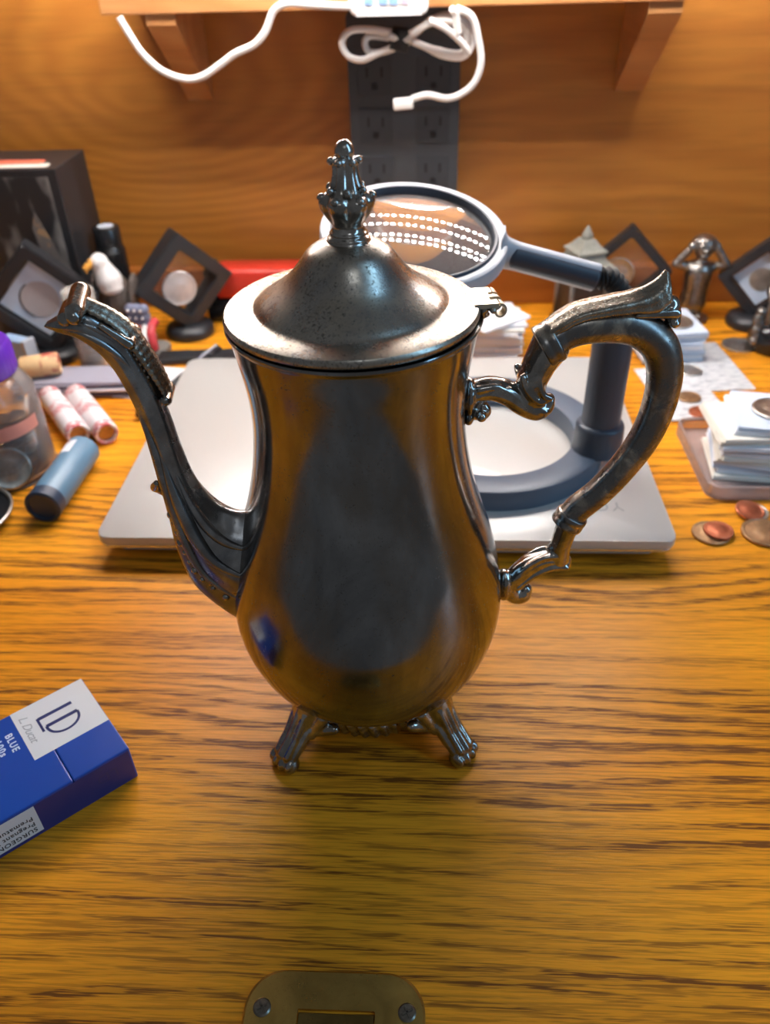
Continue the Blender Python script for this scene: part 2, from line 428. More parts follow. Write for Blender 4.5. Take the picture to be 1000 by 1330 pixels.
def prism_bm(poly, z0, z1, bm=None):
    b = bm or bmesh.new()
    lo = [b.verts.new((x, y, z0)) for x, y in poly]; hi = [b.verts.new((x, y, z1)) for x, y in poly]
    n = len(poly)
    b.faces.new(lo[::-1]); b.faces.new(hi)
    for k in range(n): b.faces.new((lo[k], lo[(k + 1) % n], hi[(k + 1) % n], hi[k]))
    return b
def round_rect(sx, sy, r, n=8, cx=0, cy=0):
    out = []
    for qx, qy, a0 in ((1, 1, 0), (-1, 1, 90), (-1, -1, 180), (1, -1, 270)):
        for k in range(n + 1):
            a = R(a0 + 90 * k / n)
            out.append((cx + qx * (sx / 2 - r) + r * math.cos(a), cy + qy * (sy / 2 - r) + r * math.sin(a)))
    return out
def slab_bm(poly, z0, z1, bev=0.0, seg=2):
    b = prism_bm(poly, z0, z1)
    if bev > 0:
        es = [e for e in b.edges if abs(e.verts[0].co.z - e.verts[1].co.z) < 1e-7]
        bmesh.ops.bevel(b, geom=es, offset=bev, segments=seg, affect='EDGES', profile=0.5)
    return b

# ================================================================== the desk
desk = empty('desk', 'golden oak desk with a hutch back and a brass lock plate in its top', 'desk')
def desk_top():
    b = box_bm(1.5, 0.740, 0.03, 0.001, 1, 0, 0.453, -0.0151)
    return b
obj('desktop', desk_top(), 'oak', desk, False)
obj('back_panel', box_bm(1.5, 0.012, 0.60, 0, 1, 0, 0.829, 0.27), 'ply', desk, False)
obj('back_rail', box_bm(1.5, 0.0165, 0.038, 0.0015, 2, 0, 0.8142, 0.0192), 'rail', desk, False)
obj('hutch_top', box_bm(1.5, 0.36, 0.018, 0.001, 1, 0, 0.643, 0.414), 'shelfwood', desk, False)
shelf_p = obj('shelf', box_bm(0.4502, 0.0935, 0.018, 0.001, 2, -0.0315, 0.7762, 0.279), 'shelfwood', desk, False)
def bracket(x0, x1):
    pr = [(0.7335, 0.2698), (0.7335, 0.262), (0.8228, 0.1935), (0.8228, 0.2698)]
    b = bmesh.new()
    A = [b.verts.new((x0, y, z)) for y, z in pr]; B = [b.verts.new((x1, y, z)) for y, z in pr]
    b.faces.new(A); b.faces.new(B[::-1])
    for k in range(4): b.faces.new((A[k], B[k], B[(k + 1) % 4], A[(k + 1) % 4]))
    return b
obj('shelf_bracket', bracket(-0.2225, -0.199), 'shelfwood', desk, False)
obj('shelf_bracket', bracket(0.168, 0.1936), 'shelfwood', desk, False)
# brass lock plate
PX, PY = -0.0330, 0.1215
lp = bmesh.new()
outer = round_rect(0.0680, 0.0450, 0.0145, 10)
inner = round_rect(0.0290, 0.0135, 0.0006, 10)
inner = [(x + 0.0008, y + 0.0018) for x, y in inner]
def ring_solid(outer, inner, z0, z1, ins=0.0008):
    b = bmesh.new(); n = len(outer)
    def ringv(p, z, s=0.0):
        return [b.verts.new((x - (s if x > 0 else -s), y - (s if y > 0 else -s), z)) for x, y in p]
    o0 = ringv(outer, z0); o1 = ringv(outer, z1 - ins); o2 = ringv(outer, z1, ins)
    i1 = [b.verts.new((x, y, z1)) for x, y in inner]; i0 = [b.verts.new((x, y, z0)) for x, y in inner]
    rows = [o0, o1, o2, i1, i0, o0]
    for a, c in zip(rows[:-1], rows[1:]):
        for k in range(n): b.faces.new((a[k], a[(k + 1) % n], c[(k + 1) % n], c[k]))
    return b
plate = obj('lock_plate', ring_solid(outer, inner, 0.0, 0.0014), 'brass', desk, False, (PX, PY, 0))
plate['label'] = 'worn brass lock plate with rounded corners'
obj('lock_bolt', box_bm(0.0284, 0.0126, 0.0006, 0.0002, 1, 0.0008, 0.0013, 0.0003), 'brass_dark', plate, False)
def screw_bm():
    b = lathe_bm([(0.0034, 0.0), (0.0034, 0.0004), (0.0028, 0.0009), (0.0, 0.0011)], 20)
    for a in (0.5, 0.5 + PI / 2):
        c = box_bm(0.0042, 0.0008, 0.0004, 0.0001, 1, 0, 0, 0.0012)
        bmesh.ops.rotate(c, cent=(0, 0, 0), matrix=Matrix.Rotation(a, 3, 'Z'), verts=c.verts)
        join(b, c)
    return b
for sx in (-0.0272, 0.0272):
    s = obj('screw', screw_bm(), 'screw', plate, True, (sx, 0.0085, 0.0012), None, 30)

# LED strips under the hutch top (real lamps of the place)
def led_strip(y, label, x0=-0.31, x1=0.235, n=42):
    r = empty('led_strip', label, 'led strip', (0, y, 0.405), 0, 'LED strips under the hutch top')
    obj('tape', box_bm(x1 - x0, 0.010, 0.0014, 0, 1, (x0 + x1) / 2, 0, -0.0007), 'white', r, False)
    b = bmesh.new()
    for k in range(n):
        x = x0 + (k + 0.5) * (x1 - x0) / n
        box_bm(0.0046, 0.0050, 0.0012, 0, 1, x, 0, -0.0021, bm=b)
    d = obj('diode', b, 'led', r, False); d['kind'] = 'stuff'
    return r
led_strip(0.625, 'white LED strip under the hutch top, nearest the front edge')
led_strip(0.648, 'white LED strip under the hutch top, second from the front edge')
led_strip(0.700, 'white LED strip under the hutch top, third from the front edge')
led_strip(0.755, 'white LED strip under the hutch top, nearest the back panel')

# ================================================================== the coffee pot
pot = empty('coffee_pot', 'tall tarnished silver coffee pot with a curved spout standing on paw feet', 'coffee pot', (-0.0268, 0.28, 0.0), R(8))
bodyprof = [(0.0, 0.0175), (0.016, 0.0178), (0.026, 0.0205), (0.034, 0.0250), (0.0425, 0.0315), (0.0490, 0.0385), (0.0540, 0.0460), (0.0575, 0.0540), (0.0600, 0.0630),
            (0.0612, 0.0715), (0.0613, 0.0795), (0.0606, 0.088), (0.0592, 0.096), (0.0574, 0.104), (0.0553, 0.112), (0.0527, 0.120), (0.0501, 0.128),
            (0.0477, 0.136), (0.0457, 0.144), (0.0441, 0.152), (0.0429, 0.160), (0.0421, 0.168), (0.0419, 0.176), (0.0423, 0.184), (0.0432, 0.192),
            (0.0445, 0.200), (0.0455, 0.206), (0.0462, 0.2095)]
bp = cr(bodyprof, 110)
bp[0] = (0.0, 0.0175)
bp += [(0.0470, 0.2103), (0.0473, 0.2111), (0.0470, 0.2119), (0.0440, 0.2120), (0.0430, 0.2085), (0.0, 0.2080)]
obj('body', lathe_bm(bp, 128), 'body', pot, True, None, None, 50)
# gadrooned apron between the feet
ap = [(0.0290, 0.0225), (0.0335, 0.0222), (0.0352, 0.0205), (0.0350, 0.0175), (0.0340, 0.0140), (0.0335, 0.0118), (0.0325, 0.0108), (0.0300, 0.0112), (0.0290, 0.0140)]
obj('apron', lathe_bm(cr(ap, 26) + [ap[0]], 240, lambda r, z, th: r * (1 + 0.022 * math.sin(th * 40 + z * 260) * (1 if r > 0.031 else 0)), cap0=False, cap1=False), 'cast', pot, True)
def foot_bm():
    b = bmesh.new()
    # leg: acanthus shoulder spreading on the body, narrowing, then a paw
    limb(b, (0.0400, 0, 0.0300), (0.0445, 0, 0.0200), 0.0072, 0.0066)
    limb(b, (0.0445, 0, 0.0200), (0.0510, 0, 0.0100), 0.0066, 0.0058)
    limb(b, (0.0510, 0, 0.0100), (0.0565, 0, 0.0060), 0.0058, 0.0056)
    for y in (-0.0058, -0.002, 0.002, 0.0058):     # toes
        ball(b, (0.0600 - abs(y) * 0.35, y, 0.0042), (0.0044, 0.0024, 0.0042))
    for s in (-1, 1):
        limb(b, (0.0385, s * 0.0085, 0.0265), (0.0450, s * 0.0058, 0.0165), 0.0040, 0.0026)
        limb(b, (0.0370, s * 0.0135, 0.0205), (0.0420, s * 0.0070, 0.0180), 0.0028, 0.0030)
        limb(b, (0.0455, s * 0.0050, 0.0200), (0.0560, s * 0.0048, 0.0080), 0.0022, 0.0024)   # ridges
    for y in (-0.0036, 0.0, 0.0036):
        limb(b, (0.0470 - abs(y) * 0.3, y, 0.0285), (0.0535 - abs(y) * 0.3, y, 0.0170), 0.0014, 0.0015)
        limb(b, (0.0535 - abs(y) * 0.3, y, 0.0170), (0.0595 - abs(y) * 0.3, y, 0.0092), 0.0015, 0.0019)
    return b
foot0 = melt('foot', foot_bm(), 'cast', pot, 0.0006, 1)
lo = min(v.co.z for v in foot0.data.vertices)
foot0.data.transform(Matrix.Translation((0, 0, -lo)))
for k, a in enumerate((222, 318, 42, 138)):
    f = foot0 if k == 0 else foot0.copy()
    if k: C.objects.link(f)
    f.rotation_euler = (0, 0, R(a - 8 + 4))

# spout -----------------------------------------------------------
sp_o = [(-0.1102, 0.2148), (-0.1057, 0.2127), (-0.0998, 0.2102), (-0.0945, 0.2051), (-0.0903, 0.1980), (-0.0877, 0.1902), (-0.0854, 0.1795), (-0.0844, 0.1702),
        (-0.0833, 0.1590), (-0.0828, 0.1441), (-0.0822, 0.1283), (-0.0815, 0.1108), (-0.0765, 0.0905), (-0.0600, 0.0700), (-0.050, 0.0690)]
sp_i = [(-0.1090, 0.2160), (-0.1020, 0.2190), (-0.0940, 0.2205), (-0.0875, 0.2165), (-0.0825, 0.2105), (-0.0792, 0.2020), (-0.0752, 0.1890), (-0.0728, 0.1734),
        (-0.0715, 0.1620), (-0.0690, 0.1478), (-0.0650, 0.1370), (-0.0600, 0.1300), (-0.0540, 0.1262), (-0.0470, 0.1250), (-0.040, 0.1180)]
lat = [0.0018, 0.0052, 0.0066, 0.0068, 0.0068, 0.0068, 0.0068, 0.0070, 0.0073, 0.0082, 0.0095, 0.0115, 0.0140, 0.0165, 0.0170]
def spmod(t, th):
    f = 1 + 0.030 * math.cos(th * 8)
    # longitudinal grooves that divide the side into leaves
    if t > 0.45: f += 0.05 * math.cos(th * 5 + 0.6) * min(1, (t - 0.45) * 4)
    return f
spout = obj('spout', pair_sweep_bm(list(zip(sp_o, sp_i)), lat, 64, 110, spmod), 'spout', pot, True)
def spout_at(t, th, lift=0.0):
    o, i, l = cr([(*a, *b, c) for a, b, c in zip(sp_o, sp_i, lat)], 401)[int(t * 400)], 0, 0
    ox, oz, ix, iz, l = o
    c = Vector(((ox + ix) / 2, 0, (oz + iz) / 2)); a = Vector(((ix - ox) / 2, 0, (iz - oz) / 2))
    d = a * math.cos(th) + Vector((0, l * math.sin(th), 0))
    nn = (a.normalized() * math.cos(th) + Vector((0, math.sin(th), 0))).normalized()
    return c + d * spmod(t, th) + nn * lift
# ridge leaf on the back of the spout
leaf = [(-0.0945, 0.2220), (-0.0874, 0.2172), (-0.0825, 0.2120), (-0.0790, 0.2045), (-0.0762, 0.1975), (-0.0738, 0.1905), (-0.0725, 0.1850)]
lp_ = [(x, 0, z) for x, z in cr(leaf, 60)]
obj('spout_leaf', tube_bm(lp_, lambda t: 0.0030 * (0.75 + 0.35 * math.sin(t * PI)) * (1 + 0.04 * math.sin(t * 110)), 20, None, 1.7, (0, 0, 1),
    lambda t, th: 1 + 0.12 * math.cos(4 * th)), 'leafcast', spout, True)
bk = bmesh.new()
limb(bk, (-0.0805, -0.0062, 0.2085), (-0.0805, 0.0062, 0.2085), 0.0022, 0.0022)
limb(bk, (-0.0722, -0.0050, 0.1845), (-0.0722, 0.0050, 0.1845), 0.0022, 0.0022)
for s in (-1, 1):
    limb(bk, (-0.0890, s * 0.0062, 0.2160), (-0.0805, s * 0.0066, 0.2085), 0.0012, 0.0020)
    ball(bk, (-0.0725, s * 0.0060, 0.1848), 0.0021)
melt('leaf_scroll', bk, 'cast', spout, 0.0005, 2)
kb = bmesh.new()
limb(kb, (-0.0965, -0.0064, 0.2215), (-0.0965, 0.0064, 0.2240), 0.0036, 0.0036)
limb(kb, (-0.1010, -0.0045, 0.2185), (-0.1010, 0.0045, 0.2195), 0.0028, 0.0028)
for s in (-1, 1): ball(kb, (-0.0965, s * 0.0085, 0.2222 + s * 0.0014), 0.0030)
melt('tip_scroll', kb, 'cast', spout, 0.0005, 2)
# raised leaves along both sides of the spout
for s in (-1, 1):
    for th0, th1, t0, t1, r_ in ((2.25, 1.95, 0.42, 0.93, 0.0026), (1.75, 1.35, 0.55, 0.93, 0.0030), (1.15, 0.85, 0.60, 0.93, 0.0024), (2.1, 1.2, 0.08, 0.36, 0.0014), (1.3, 0.9, 0.10, 0.30, 0.0010)):
        path = [spout_at(t0 + (t1 - t0) * k / 30, s * (th0 + (th1 - th0) * k / 30), -0.0006) for k in range(31)]
        obj('leaf_rib', tube_bm(path, lambda t: r_ * math.sin(PI * min(1, 0.005 + t * 0.93)) ** 0.85 + 0.0001, 12, None, 1.0), 'spout', spout, True)
bd = bmesh.new()
for s in (-1, 1):
    for k in range(11):
        t = 0.70 + 0.22 * k / 10
        ball(bd, spout_at(t, s * (2.32 - 0.025 * k), -0.0003), 0.0013 + 0.0005 * (k % 3 == 0), 12)
    for k in range(8):
        ball(bd, spout_at(0.30 + 0.10 * k / 7, s * 0.55, 0.0), 0.0008, 8)
bo = obj('bead', bd, 'cast', spout, True); bo['kind'] = 'stuff'
th_ = bmesh.new()
limb(th_, (-0.0835, -0.002, 0.1455), (-0.0850, 0.0, 0.1425), 0.0016, 0.0022); limb(th_, (-0.0850, 0, 0.1425), (-0.0825, 0, 0.1390), 0.0020, 0.0010)
melt('leaf_tip', th_, 'cast', spout, 0.0005, 2)

# handle ----------------------------------------------------------
tc_ = [(0.0748, 0.1958), (0.0812, 0.1994), (0.0881, 0.2012), (0.0972, 0.2013), (0.1049, 0.2003), (0.1124, 0.1970), (0.1190, 0.1905), (0.1228, 0.1805),
       (0.1236, 0.1691), (0.1218, 0.1559), (0.1175, 0.1438), (0.1106, 0.1318), (0.1033, 0.1222), (0.0949, 0.1140), (0.0920, 0.1080)]
path = [(x, 0, z) for x, z in cr(tc_, 80)]
handle = obj('handle', tube_bm(path, lambda t: 0.0063 + 0.0010 * math.sin(PI * min(1, t * 1.3)) + (0.0009 if t < 0.05 or t > 0.95 else 0), 32, None, 0.95), 'handle', pot, True)
def collar(c, d, r, h):
    d = Vector(d).normalized()
    b = lathe_bm(cr([(r * 0.86, -h * 0.55), (r * 0.98, -h * 0.5), (r, -h * 0.25), (r * 0.97, 0), (r, h * 0.25), (r * 0.96, h * 0.5), (r * 0.84, h * 0.56)], 22), 40)
    b.transform(Matrix.Translation(c) @ d.to_track_quat('Z', 'Y').to_matrix().to_4x4())
    return b
obj('collar', collar((0.0745, 0, 0.1952), (0.85, 0, 0.5), 0.0087, 0.0062), 'handle', handle, True, None, None, 60)
obj('collar', collar((0.0922, 0, 0.1088), (0.45, 0, 0.9), 0.0074, 0.0060), 'handle', handle, True, None, None, 60)
# thumb leaf
pz = [((0.0712, 0.2022), (0.0750, 0.1990)), ((0.0761, 0.2060), (0.0796, 0.2020)), ((0.0831, 0.2098), (0.0853, 0.2048)), ((0.0939, 0.2121), (0.0952, 0.2060)),
      ((0.1037, 0.2138), (0.1055, 0.2060)), ((0.1095, 0.2159), (0.1135, 0.2050)), ((0.1132, 0.2185), (0.1190, 0.2080)), ((0.1147, 0.2205), (0.1188, 0.2140)), ((0.1154, 0.2216), (0.1170, 0.2205))]
obj('thumb_leaf', pair_sweep_bm(pz, [0.0058, 0.0066, 0.0070, 0.0072, 0.0070, 0.0064, 0.0052, 0.0034, 0.0012], 36, 70,
    lambda t, th: 1 + 0.06 * math.cos(6 * th) + 0.015 * math.sin(t * 60)), 'leafcast', handle, True)
lb = bmesh.new()
limb(lb, (0.1195, 0, 0.2080), (0.1216, 0, 0.2035), 0.0040, 0.0034); ball(lb, (0.1218, 0, 0.2015), (0.0030, 0.0050, 0.0026))
limb(lb, (0.1060, -0.0045, 0.2062), (0.1210, -0.0040, 0.2060), 0.0012, 0.0020); limb(lb, (0.1060, 0.0045, 0.2062), (0.1210, 0.0040, 0.2060), 0.0012, 0.0020)
melt('leaf_curl', lb, 'cast', handle, 0.0006, 2)
# upper socket with S-scroll
ub = bmesh.new()
def chain(bm, pts, rads, y=0.0):
    for a, b_, r1, r2 in zip(pts[:-1], pts[1:], rads[:-1], rads[1:]):
        limb(bm, (a[0], y, a[1]), (b_[0], y, b_[1]), r1, r2, 14)
chain(ub, [(0.0752, 0.1945), (0.0716, 0.1876), (0.0691, 0.1805), (0.0690, 0.1735), (0.0722, 0.1680)], [0.0078, 0.0068, 0.0062, 0.0056, 0.0044])
chain(ub, cr([(0.0405, 0.1722), (0.0478, 0.1768), (0.0539, 0.1772), (0.0603, 0.1745), (0.0660, 0.1700), (0.0718, 0.1668), (0.0755, 0.1680), (0.0768, 0.1710)], 22),
      [0.0042 + 0.0010 * math.sin(k / 21 * PI) - (0.0018 * max(0, (k - 15) / 6)) for k in range(22)])
for y in (-0.0034, 0.0034):
    chain(ub, cr([(0.0470, 0.1790), (0.0545, 0.1795), (0.0620, 0.1745), (0.0690, 0.1690), (0.0745, 0.1672)], 12), [0.0016] * 12, y)
    chain(ub, cr([(0.0640, 0.1838), (0.0660, 0.1780), (0.0715, 0.1725), (0.0745, 0.1735)], 10), [0.0015] * 10, y * 1.4)
    chain(ub, cr([(0.0700, 0.1900), (0.0705, 0.1830), (0.0725, 0.1760), (0.0755, 0.1740)], 10), [0.0014] * 10, y * 1.5)
    ball(ub, (0.0487, y * 1.2, 0.1672), 0.0022)
chain(ub, cr([(0.0455, 0.1735), (0.0462, 0.1680), (0.0490, 0.1655), (0.0512, 0.1672), (0.0500, 0.1695)], 12), [0.0024] * 12)
ball(ub, (0.0440, 0, 0.1745), (0.0028, 0.0060, 0.0085)); ball(ub, (0.0440, 0, 0.1660), (0.0024, 0.0050, 0.0040))
us = melt('upper_scroll', ub, 'cast', handle, 0.0006, 1)
vb = bmesh.new()
chain(vb, [(0.0932, 0.1100), (0.0910, 0.1019), (0.0896, 0.0940), (0.0893, 0.0860)], [0.0060, 0.0050, 0.0048, 0.0050])
chain(vb, cr([(0.0905, 0.0850), (0.0830, 0.0862), (0.0755, 0.0826), (0.0697, 0.0772), (0.0672, 0.0710), (0.0700, 0.0652), (0.0742, 0.0645), (0.0752, 0.0682)], 22),
      [0.0050 - 0.0016 * abs(k - 8) / 13 for k in range(22)])
for y in (-0.0036, 0.0036):
    chain(vb, cr([(0.0925, 0.0832), (0.0850, 0.0835), (0.0770, 0.0795), (0.0705, 0.0730)], 10), [0.0016] * 10, y)
    chain(vb, cr([(0.0900, 0.0895), (0.0820, 0.0900), (0.0740, 0.0850), (0.0680, 0.0775)], 10), [0.0014] * 10, y * 0.9)
ball(vb, (0.0862, 0, 0.0925), (0.0026, 0.0030, 0.0030)); ball(vb, (0.0738, 0, 0.0658), 0.0042)
ball(vb, (0.0645, 0, 0.0725), (0.0035, 0.0058, 0.0092)); ball(vb, (0.0935, 0, 0.0835), (0.0024, 0.0034, 0.0040))
melt('lower_scroll', vb, 'cast', handle, 0.0006, 1)

# lid -------------------------------------------------------------
lid = empty('lid', '', ''); del lid['label']; del lid['category']; lid.parent = pot; lid.location = (-0.0006, 0, 0)
lidp = [(0.0, 0.2124), (0.0445, 0.2124), (0.0462, 0.2126), (0.0467, 0.2136), (0.0466, 0.2148), (0.0460, 0.2156), (0.0440, 0.2160), (0.0400, 0.2163), (0.0366, 0.2167)]
dome = [(0.0362, 0.2168), (0.0352, 0.2172), (0.0332, 0.2188), (0.0305, 0.2206), (0.0276, 0.2225), (0.0249, 0.2244), (0.0225, 0.2264), (0.0206, 0.2284), (0.0189, 0.2304), (0.0174, 0.2324), (0.0159, 0.2344),
        (0.0141, 0.2362), (0.0118, 0.2376), (0.0095, 0.2386), (0.0076, 0.2391), (0.0, 0.2393)]
cover = obj('lid_cover', lathe_bm(lidp + cr(dome, 60), 128), 'lid', lid, True, None, None, 40)
fin = [(0.0, 0.2388), (0.0072, 0.2388), (0.0074, 0.2396), (0.0073, 0.2404), (0.0064, 0.2412), (0.0066, 0.2419), (0.0058, 0.2428), (0.0055, 0.2440), (0.0060, 0.2453), (0.0073, 0.2475), (0.0083, 0.2497),
       (0.0088, 0.2518), (0.0086, 0.2532), (0.0076, 0.2543), (0.0060, 0.2556), (0.0051, 0.2572), (0.0044, 0.2592), (0.0040, 0.2615), (0.0040, 0.2636), (0.0042, 0.2650), (0.0036, 0.2658), (0.0028, 0.2662), (0.0, 0.2663)]
def finmod(r, z, th):
    if 0.2448 < z < 0.2560: return r * (1 + 0.22 * (abs(math.cos(3 * th)) - 0.6) * min(1, (z - 0.2448) * 250))
    if 0.2560 <= z < 0.2660: return r * (1 + 0.24 * (abs(math.cos(3 * th)) - 0.6))
    return r
fb = lathe_bm(cr(fin, 120), 96, finmod)
ball(fb, (0, 0, 0.2678), (0.0033, 0.0033, 0.0036), 20)
for k in range(6):
    a = k * PI / 3
    ball(fb, (0.0046 * math.cos(a), 0.0046 * math.sin(a), 0.2650), (0.0014, 0.0014, 0.0013), 12)
    ball(fb, (0.0084 * math.cos(a), 0.0084 * math.sin(a), 0.2537), (0.0018, 0.0018, 0.0014), 12)
    ball(fb, (0.0062 * math.cos(a + 0.52), 0.0062 * math.sin(a + 0.52), 0.2560), (0.0014, 0.0014, 0.0016), 12)
obj('finial', fb, 'cast', lid, True, (0.0002, 0, 0))
hp = bmesh.new()
hz = 0.2172
pl = [(0.0415, -0.0078), (0.0510, -0.0078), (0.0510, -0.0038), (0.0485, -0.0038), (0.0485, -0.0008), (0.0515, -0.0008), (0.0515, 0.0016), (0.0492, 0.0016), (0.0492, 0.0040), (0.0510, 0.0040), (0.0510, 0.0090), (0.0405, 0.0090)]
hinge = obj('hinge_plate', prism_bm(pl, 0.2160, 0.2178), 'hinge', lid, False, (0.0005, -0.0040, -0.0007), (0, R(1), R(3)))
hinge.scale = (0.94, 0.95, 1.0)
def curl(y0, y1):
    b = bmesh.new()
    pts = []
    for k in range(26):
        a = PI / 2 - k / 25 * 1.75 * PI; r_ = 0.0031 - 0.0012 * k / 25
        pts.append((0.0516 + r_ * math.cos(a), 0.2147 + r_ * math.sin(a)))
    A = [[b.verts.new((x, y, z)) for x, z in pts] for y in (y0, y1)]
    pts2 = [(0.0516 + (x - 0.0516) * 0.68, 0.2147 + (z - 0.2147) * 0.68) for x, z in pts]
    B = [[b.verts.new((x, y, z)) for x, z in pts2] for y in (y0, y1)]
    for k in range(25):
        b.faces.new((A[0][k], A[1][k], A[1][k + 1], A[0][k + 1])); b.faces.new((B[0][k + 1], B[1][k + 1], B[1][k], B[0][k]))
        for s in (0, 1): b.faces.new((A[s][k], A[s][k + 1], B[s][k + 1], B[s][k]))
    return b
for y0, y1 in ((-0.0078, -0.0038), (-0.0008, 0.0016), (0.0040, 0.0090)):
    obj('knuckle', curl(y0, y1), 'hinge', hinge, True, None, None, 40)
hb = bmesh.new()
limb(hb, (0.0516, -0.0082, 0.2147), (0.0516, 0.0094, 0.2147), 0.0012, 0.0012)
limb(hb, (0.0440, 0.005, 0.2080), (0.0500, 0.004, 0.2135), 0.0016, 0.0017)
limb(hb, (0.0432, -0.001, 0.2055), (0.0450, -0.001, 0.2100), 0.0018, 0.0022); limb(hb, (0.0450, -0.001, 0.2100), (0.0495, -0.003, 0.2135), 0.0022, 0.0020); limb(hb, (0.0490, -0.003, 0.2110), (0.0515, -0.001, 0.2105), 0.0014, 0.0010)
melt('hinge_bracket', hb, 'cast', pot, 0.0005, 1, (-0.0022, -0.0040, -0.0009), (0, 0, R(3)))
# ================================================================== laptop and magnifier
lapx, lapy, lw, lh = -0.0272, 0.5150, 0.3600, 0.2520
lap = empty('laptop', 'closed silver laptop lying behind the coffee pot', 'laptop', (lapx, lapy, 0))
obj('base', slab_bm(round_rect(lw - 0.012, lh - 0.012, 0.008), 0.0050, 0.0118, 0.0016), 'lightgrey', lap, True, None, None, 40)
lidl = obj('lid', slab_bm(round_rect(lw, lh, 0.007), 0.0132, 0.0195, 0.0010), 'laptop', lap, True, None, None, 40)
obj('gap', slab_bm(round_rect(lw - 0.004, lh - 0.004, 0.0075), 0.0126, 0.0136), 'slate_dark', lap, False)
obj('edge_trim', slab_bm(round_rect(lw - 0.0010, lh - 0.0010, 0.0075), 0.0108, 0.0127, 0.0006), 'laptop_edge', lap, False)
t_ = text_obj('logo', 'YOGA', 0.0135, 'laptop_logo', lidl, (0.1540, -0.0860, 0.0196), (0, 0, PI), 0.00004, 0, 1.15)
for sx in (-1, 1):
    for sy in (-1, 1):
        obj('rubber_foot', lathe_bm([(0.009, 0), (0.009, 0.0052)], 20), 'rubber', lap, False, (sx * 0.15, sy * 0.10, 0))

mag = empty('magnifier', 'grey hands-free magnifier with a round lens and ring base standing on the laptop', 'magnifier', (0.0445, 0.4985, 0.0196))
def ring_bm(ri, ro, h, bev=0.002):
    pr = [(ri, 0), (ri, h - bev), (ri + bev * 0.3, h - bev * 0.3), (ri + bev, h), (ro - bev, h), (ro - bev * 0.3, h - bev * 0.3), (ro, h - bev), (ro, 0.0), (ri, 0)]
    return lathe_bm(pr, 96, cap0=False, cap1=False)
obj('ring_base', ring_bm(0.0590, 0.0800, 0.0145), 'slate', mag, True, None, None, 25)
# pole
px_, py_ = 0.0715, -0.0245
obj('pole_socket', lathe_bm(cr([(0.0175, 0.0135), (0.0165, 0.018), (0.0160, 0.030), (0.0150, 0.0335), (0.0130, 0.0345)], 18), 40), 'slate_dark', mag, True, (px_, py_, 0))
obj('pole', lathe_bm([(0.0126, 0.030), (0.0126, 0.0960), (0.0120, 0.0985), (0.0060, 0.0990)], 40), 'slate_dark', mag, True, (px_, py_, 0), None, 40)
P0 = Vector((px_, py_, 0.098)); 
HND = Vector((0.0992 - 0.0445, 0.47 - 0.4985, 0.1535 - 0.0196))
gp = cr([tuple(P0 - Vector((0, 0, 0.004))), tuple(P0 + Vector((0, 0.0005, 0.012))), (px_ + 0.0005, py_ - 0.001, 0.122), (px_ - 0.0075, py_ - 0.003, 0.1325), tuple(HND + Vector((0.002, 0, -0.0006))), tuple(HND + Vector((-0.008, 0, 0.001)))], 90)
obj('gooseneck', tube_bm(gp, lambda t: 0.0060 + 0.0009 * math.sin(t * 2 * PI * 17), 20), 'rubber', mag, True)
LC = Vector((-0.0076 - 0.0445, 0.47 - 0.4985, 0.1794 - 0.0196))
lens_n = Vector((math.sin(R(5.78)), -math.sin(R(14.06)) * math.cos(R(5.78)), math.cos(R(14.06)) * math.cos(R(5.78))))
lq = lens_n.to_track_quat('Z', 'Y')
head = empty('head', '', ''); del head['label']; del head['category']
head.parent = mag; head.location = LC; head.rotation_mode = 'QUATERNION'; head.rotation_quaternion = lq
obj('lens_frame', ring_bm(0.0478, 0.0545, 0.0090, 0.0022), 'lightgrey', head, True, (0, 0, -0.0055), None, 25)
obj('frame_lip', ring_bm(0.0462, 0.0480, 0.0120, 0.0007), 'slate_dark', head, True, (0, 0, -0.0075), None, 25)
def dome_pr(r, h, n=16):
    Rr = (r * r + h * h) / (2 * h)
    return [(r * k / n, math.sqrt(Rr * Rr - (r * k / n) ** 2) - (Rr - h)) for k in range(n, -1, -1)]
up_ = dome_pr(0.0464, 0.0048); dn = [(r, -z) for r, z in dome_pr(0.0464, 0.0048)][::-1]
obj('lens', lathe_bm(dn + up_[1:], 96, cap0=False, cap1=False), 'lens', head, True)
# grip: from the lens frame to the gooseneck, light upper shell and dark underside
inv = lq.inverted()
E1 = inv @ (HND - LC)
S1 = inv @ (Vector((0.047, 0.0, 0.168)) + Vector((-0.0445, 0.47 - 0.4985, -0.0196)) - LC)
gpts = cr([tuple(S1.lerp(E1, -0.13)), tuple(S1.lerp(E1, 0.02)), tuple(S1.lerp(E1, 0.22)), tuple(S1.lerp(E1, 0.55)), tuple(S1.lerp(E1, 1.0))], 48)
zup = inv @ Vector((0, -0.35, 0.94))
obj('grip', tube_bm(gpts, lambda t: 0.0088 + 0.0030 * max(0, 1 - t * 2.5) ** 2 + 0.004 * max(0, 1 - t * 6) ** 2, 32, None, 0.8, zup), 'lightgrey', head, True)
cam_side = inv @ Vector((0, -0.92, 0.20))
gp2 = [tuple(Vector(p) + cam_side * 0.0024) for p in gpts[9:]]
obj('grip_inlay', tube_bm(gp2, lambda t: 0.0068 * min(1, 0.35 + t * 5) ** 0.5, 32, None, 0.98, zup), 'slate_dark', head, True)

# ================================================================== cigarette pack
pk_ang = R(41.8 - 90)        # local +Y is the pack's top
pack = empty('cigarette_pack', 'blue and white cigarette pack lying flat at the left edge of the desk', 'cigarette pack', (-0.1555, 0.2510, 0.0), pk_ang)
Wd, Ln, Tk = 0.0562, 0.0880, 0.0215
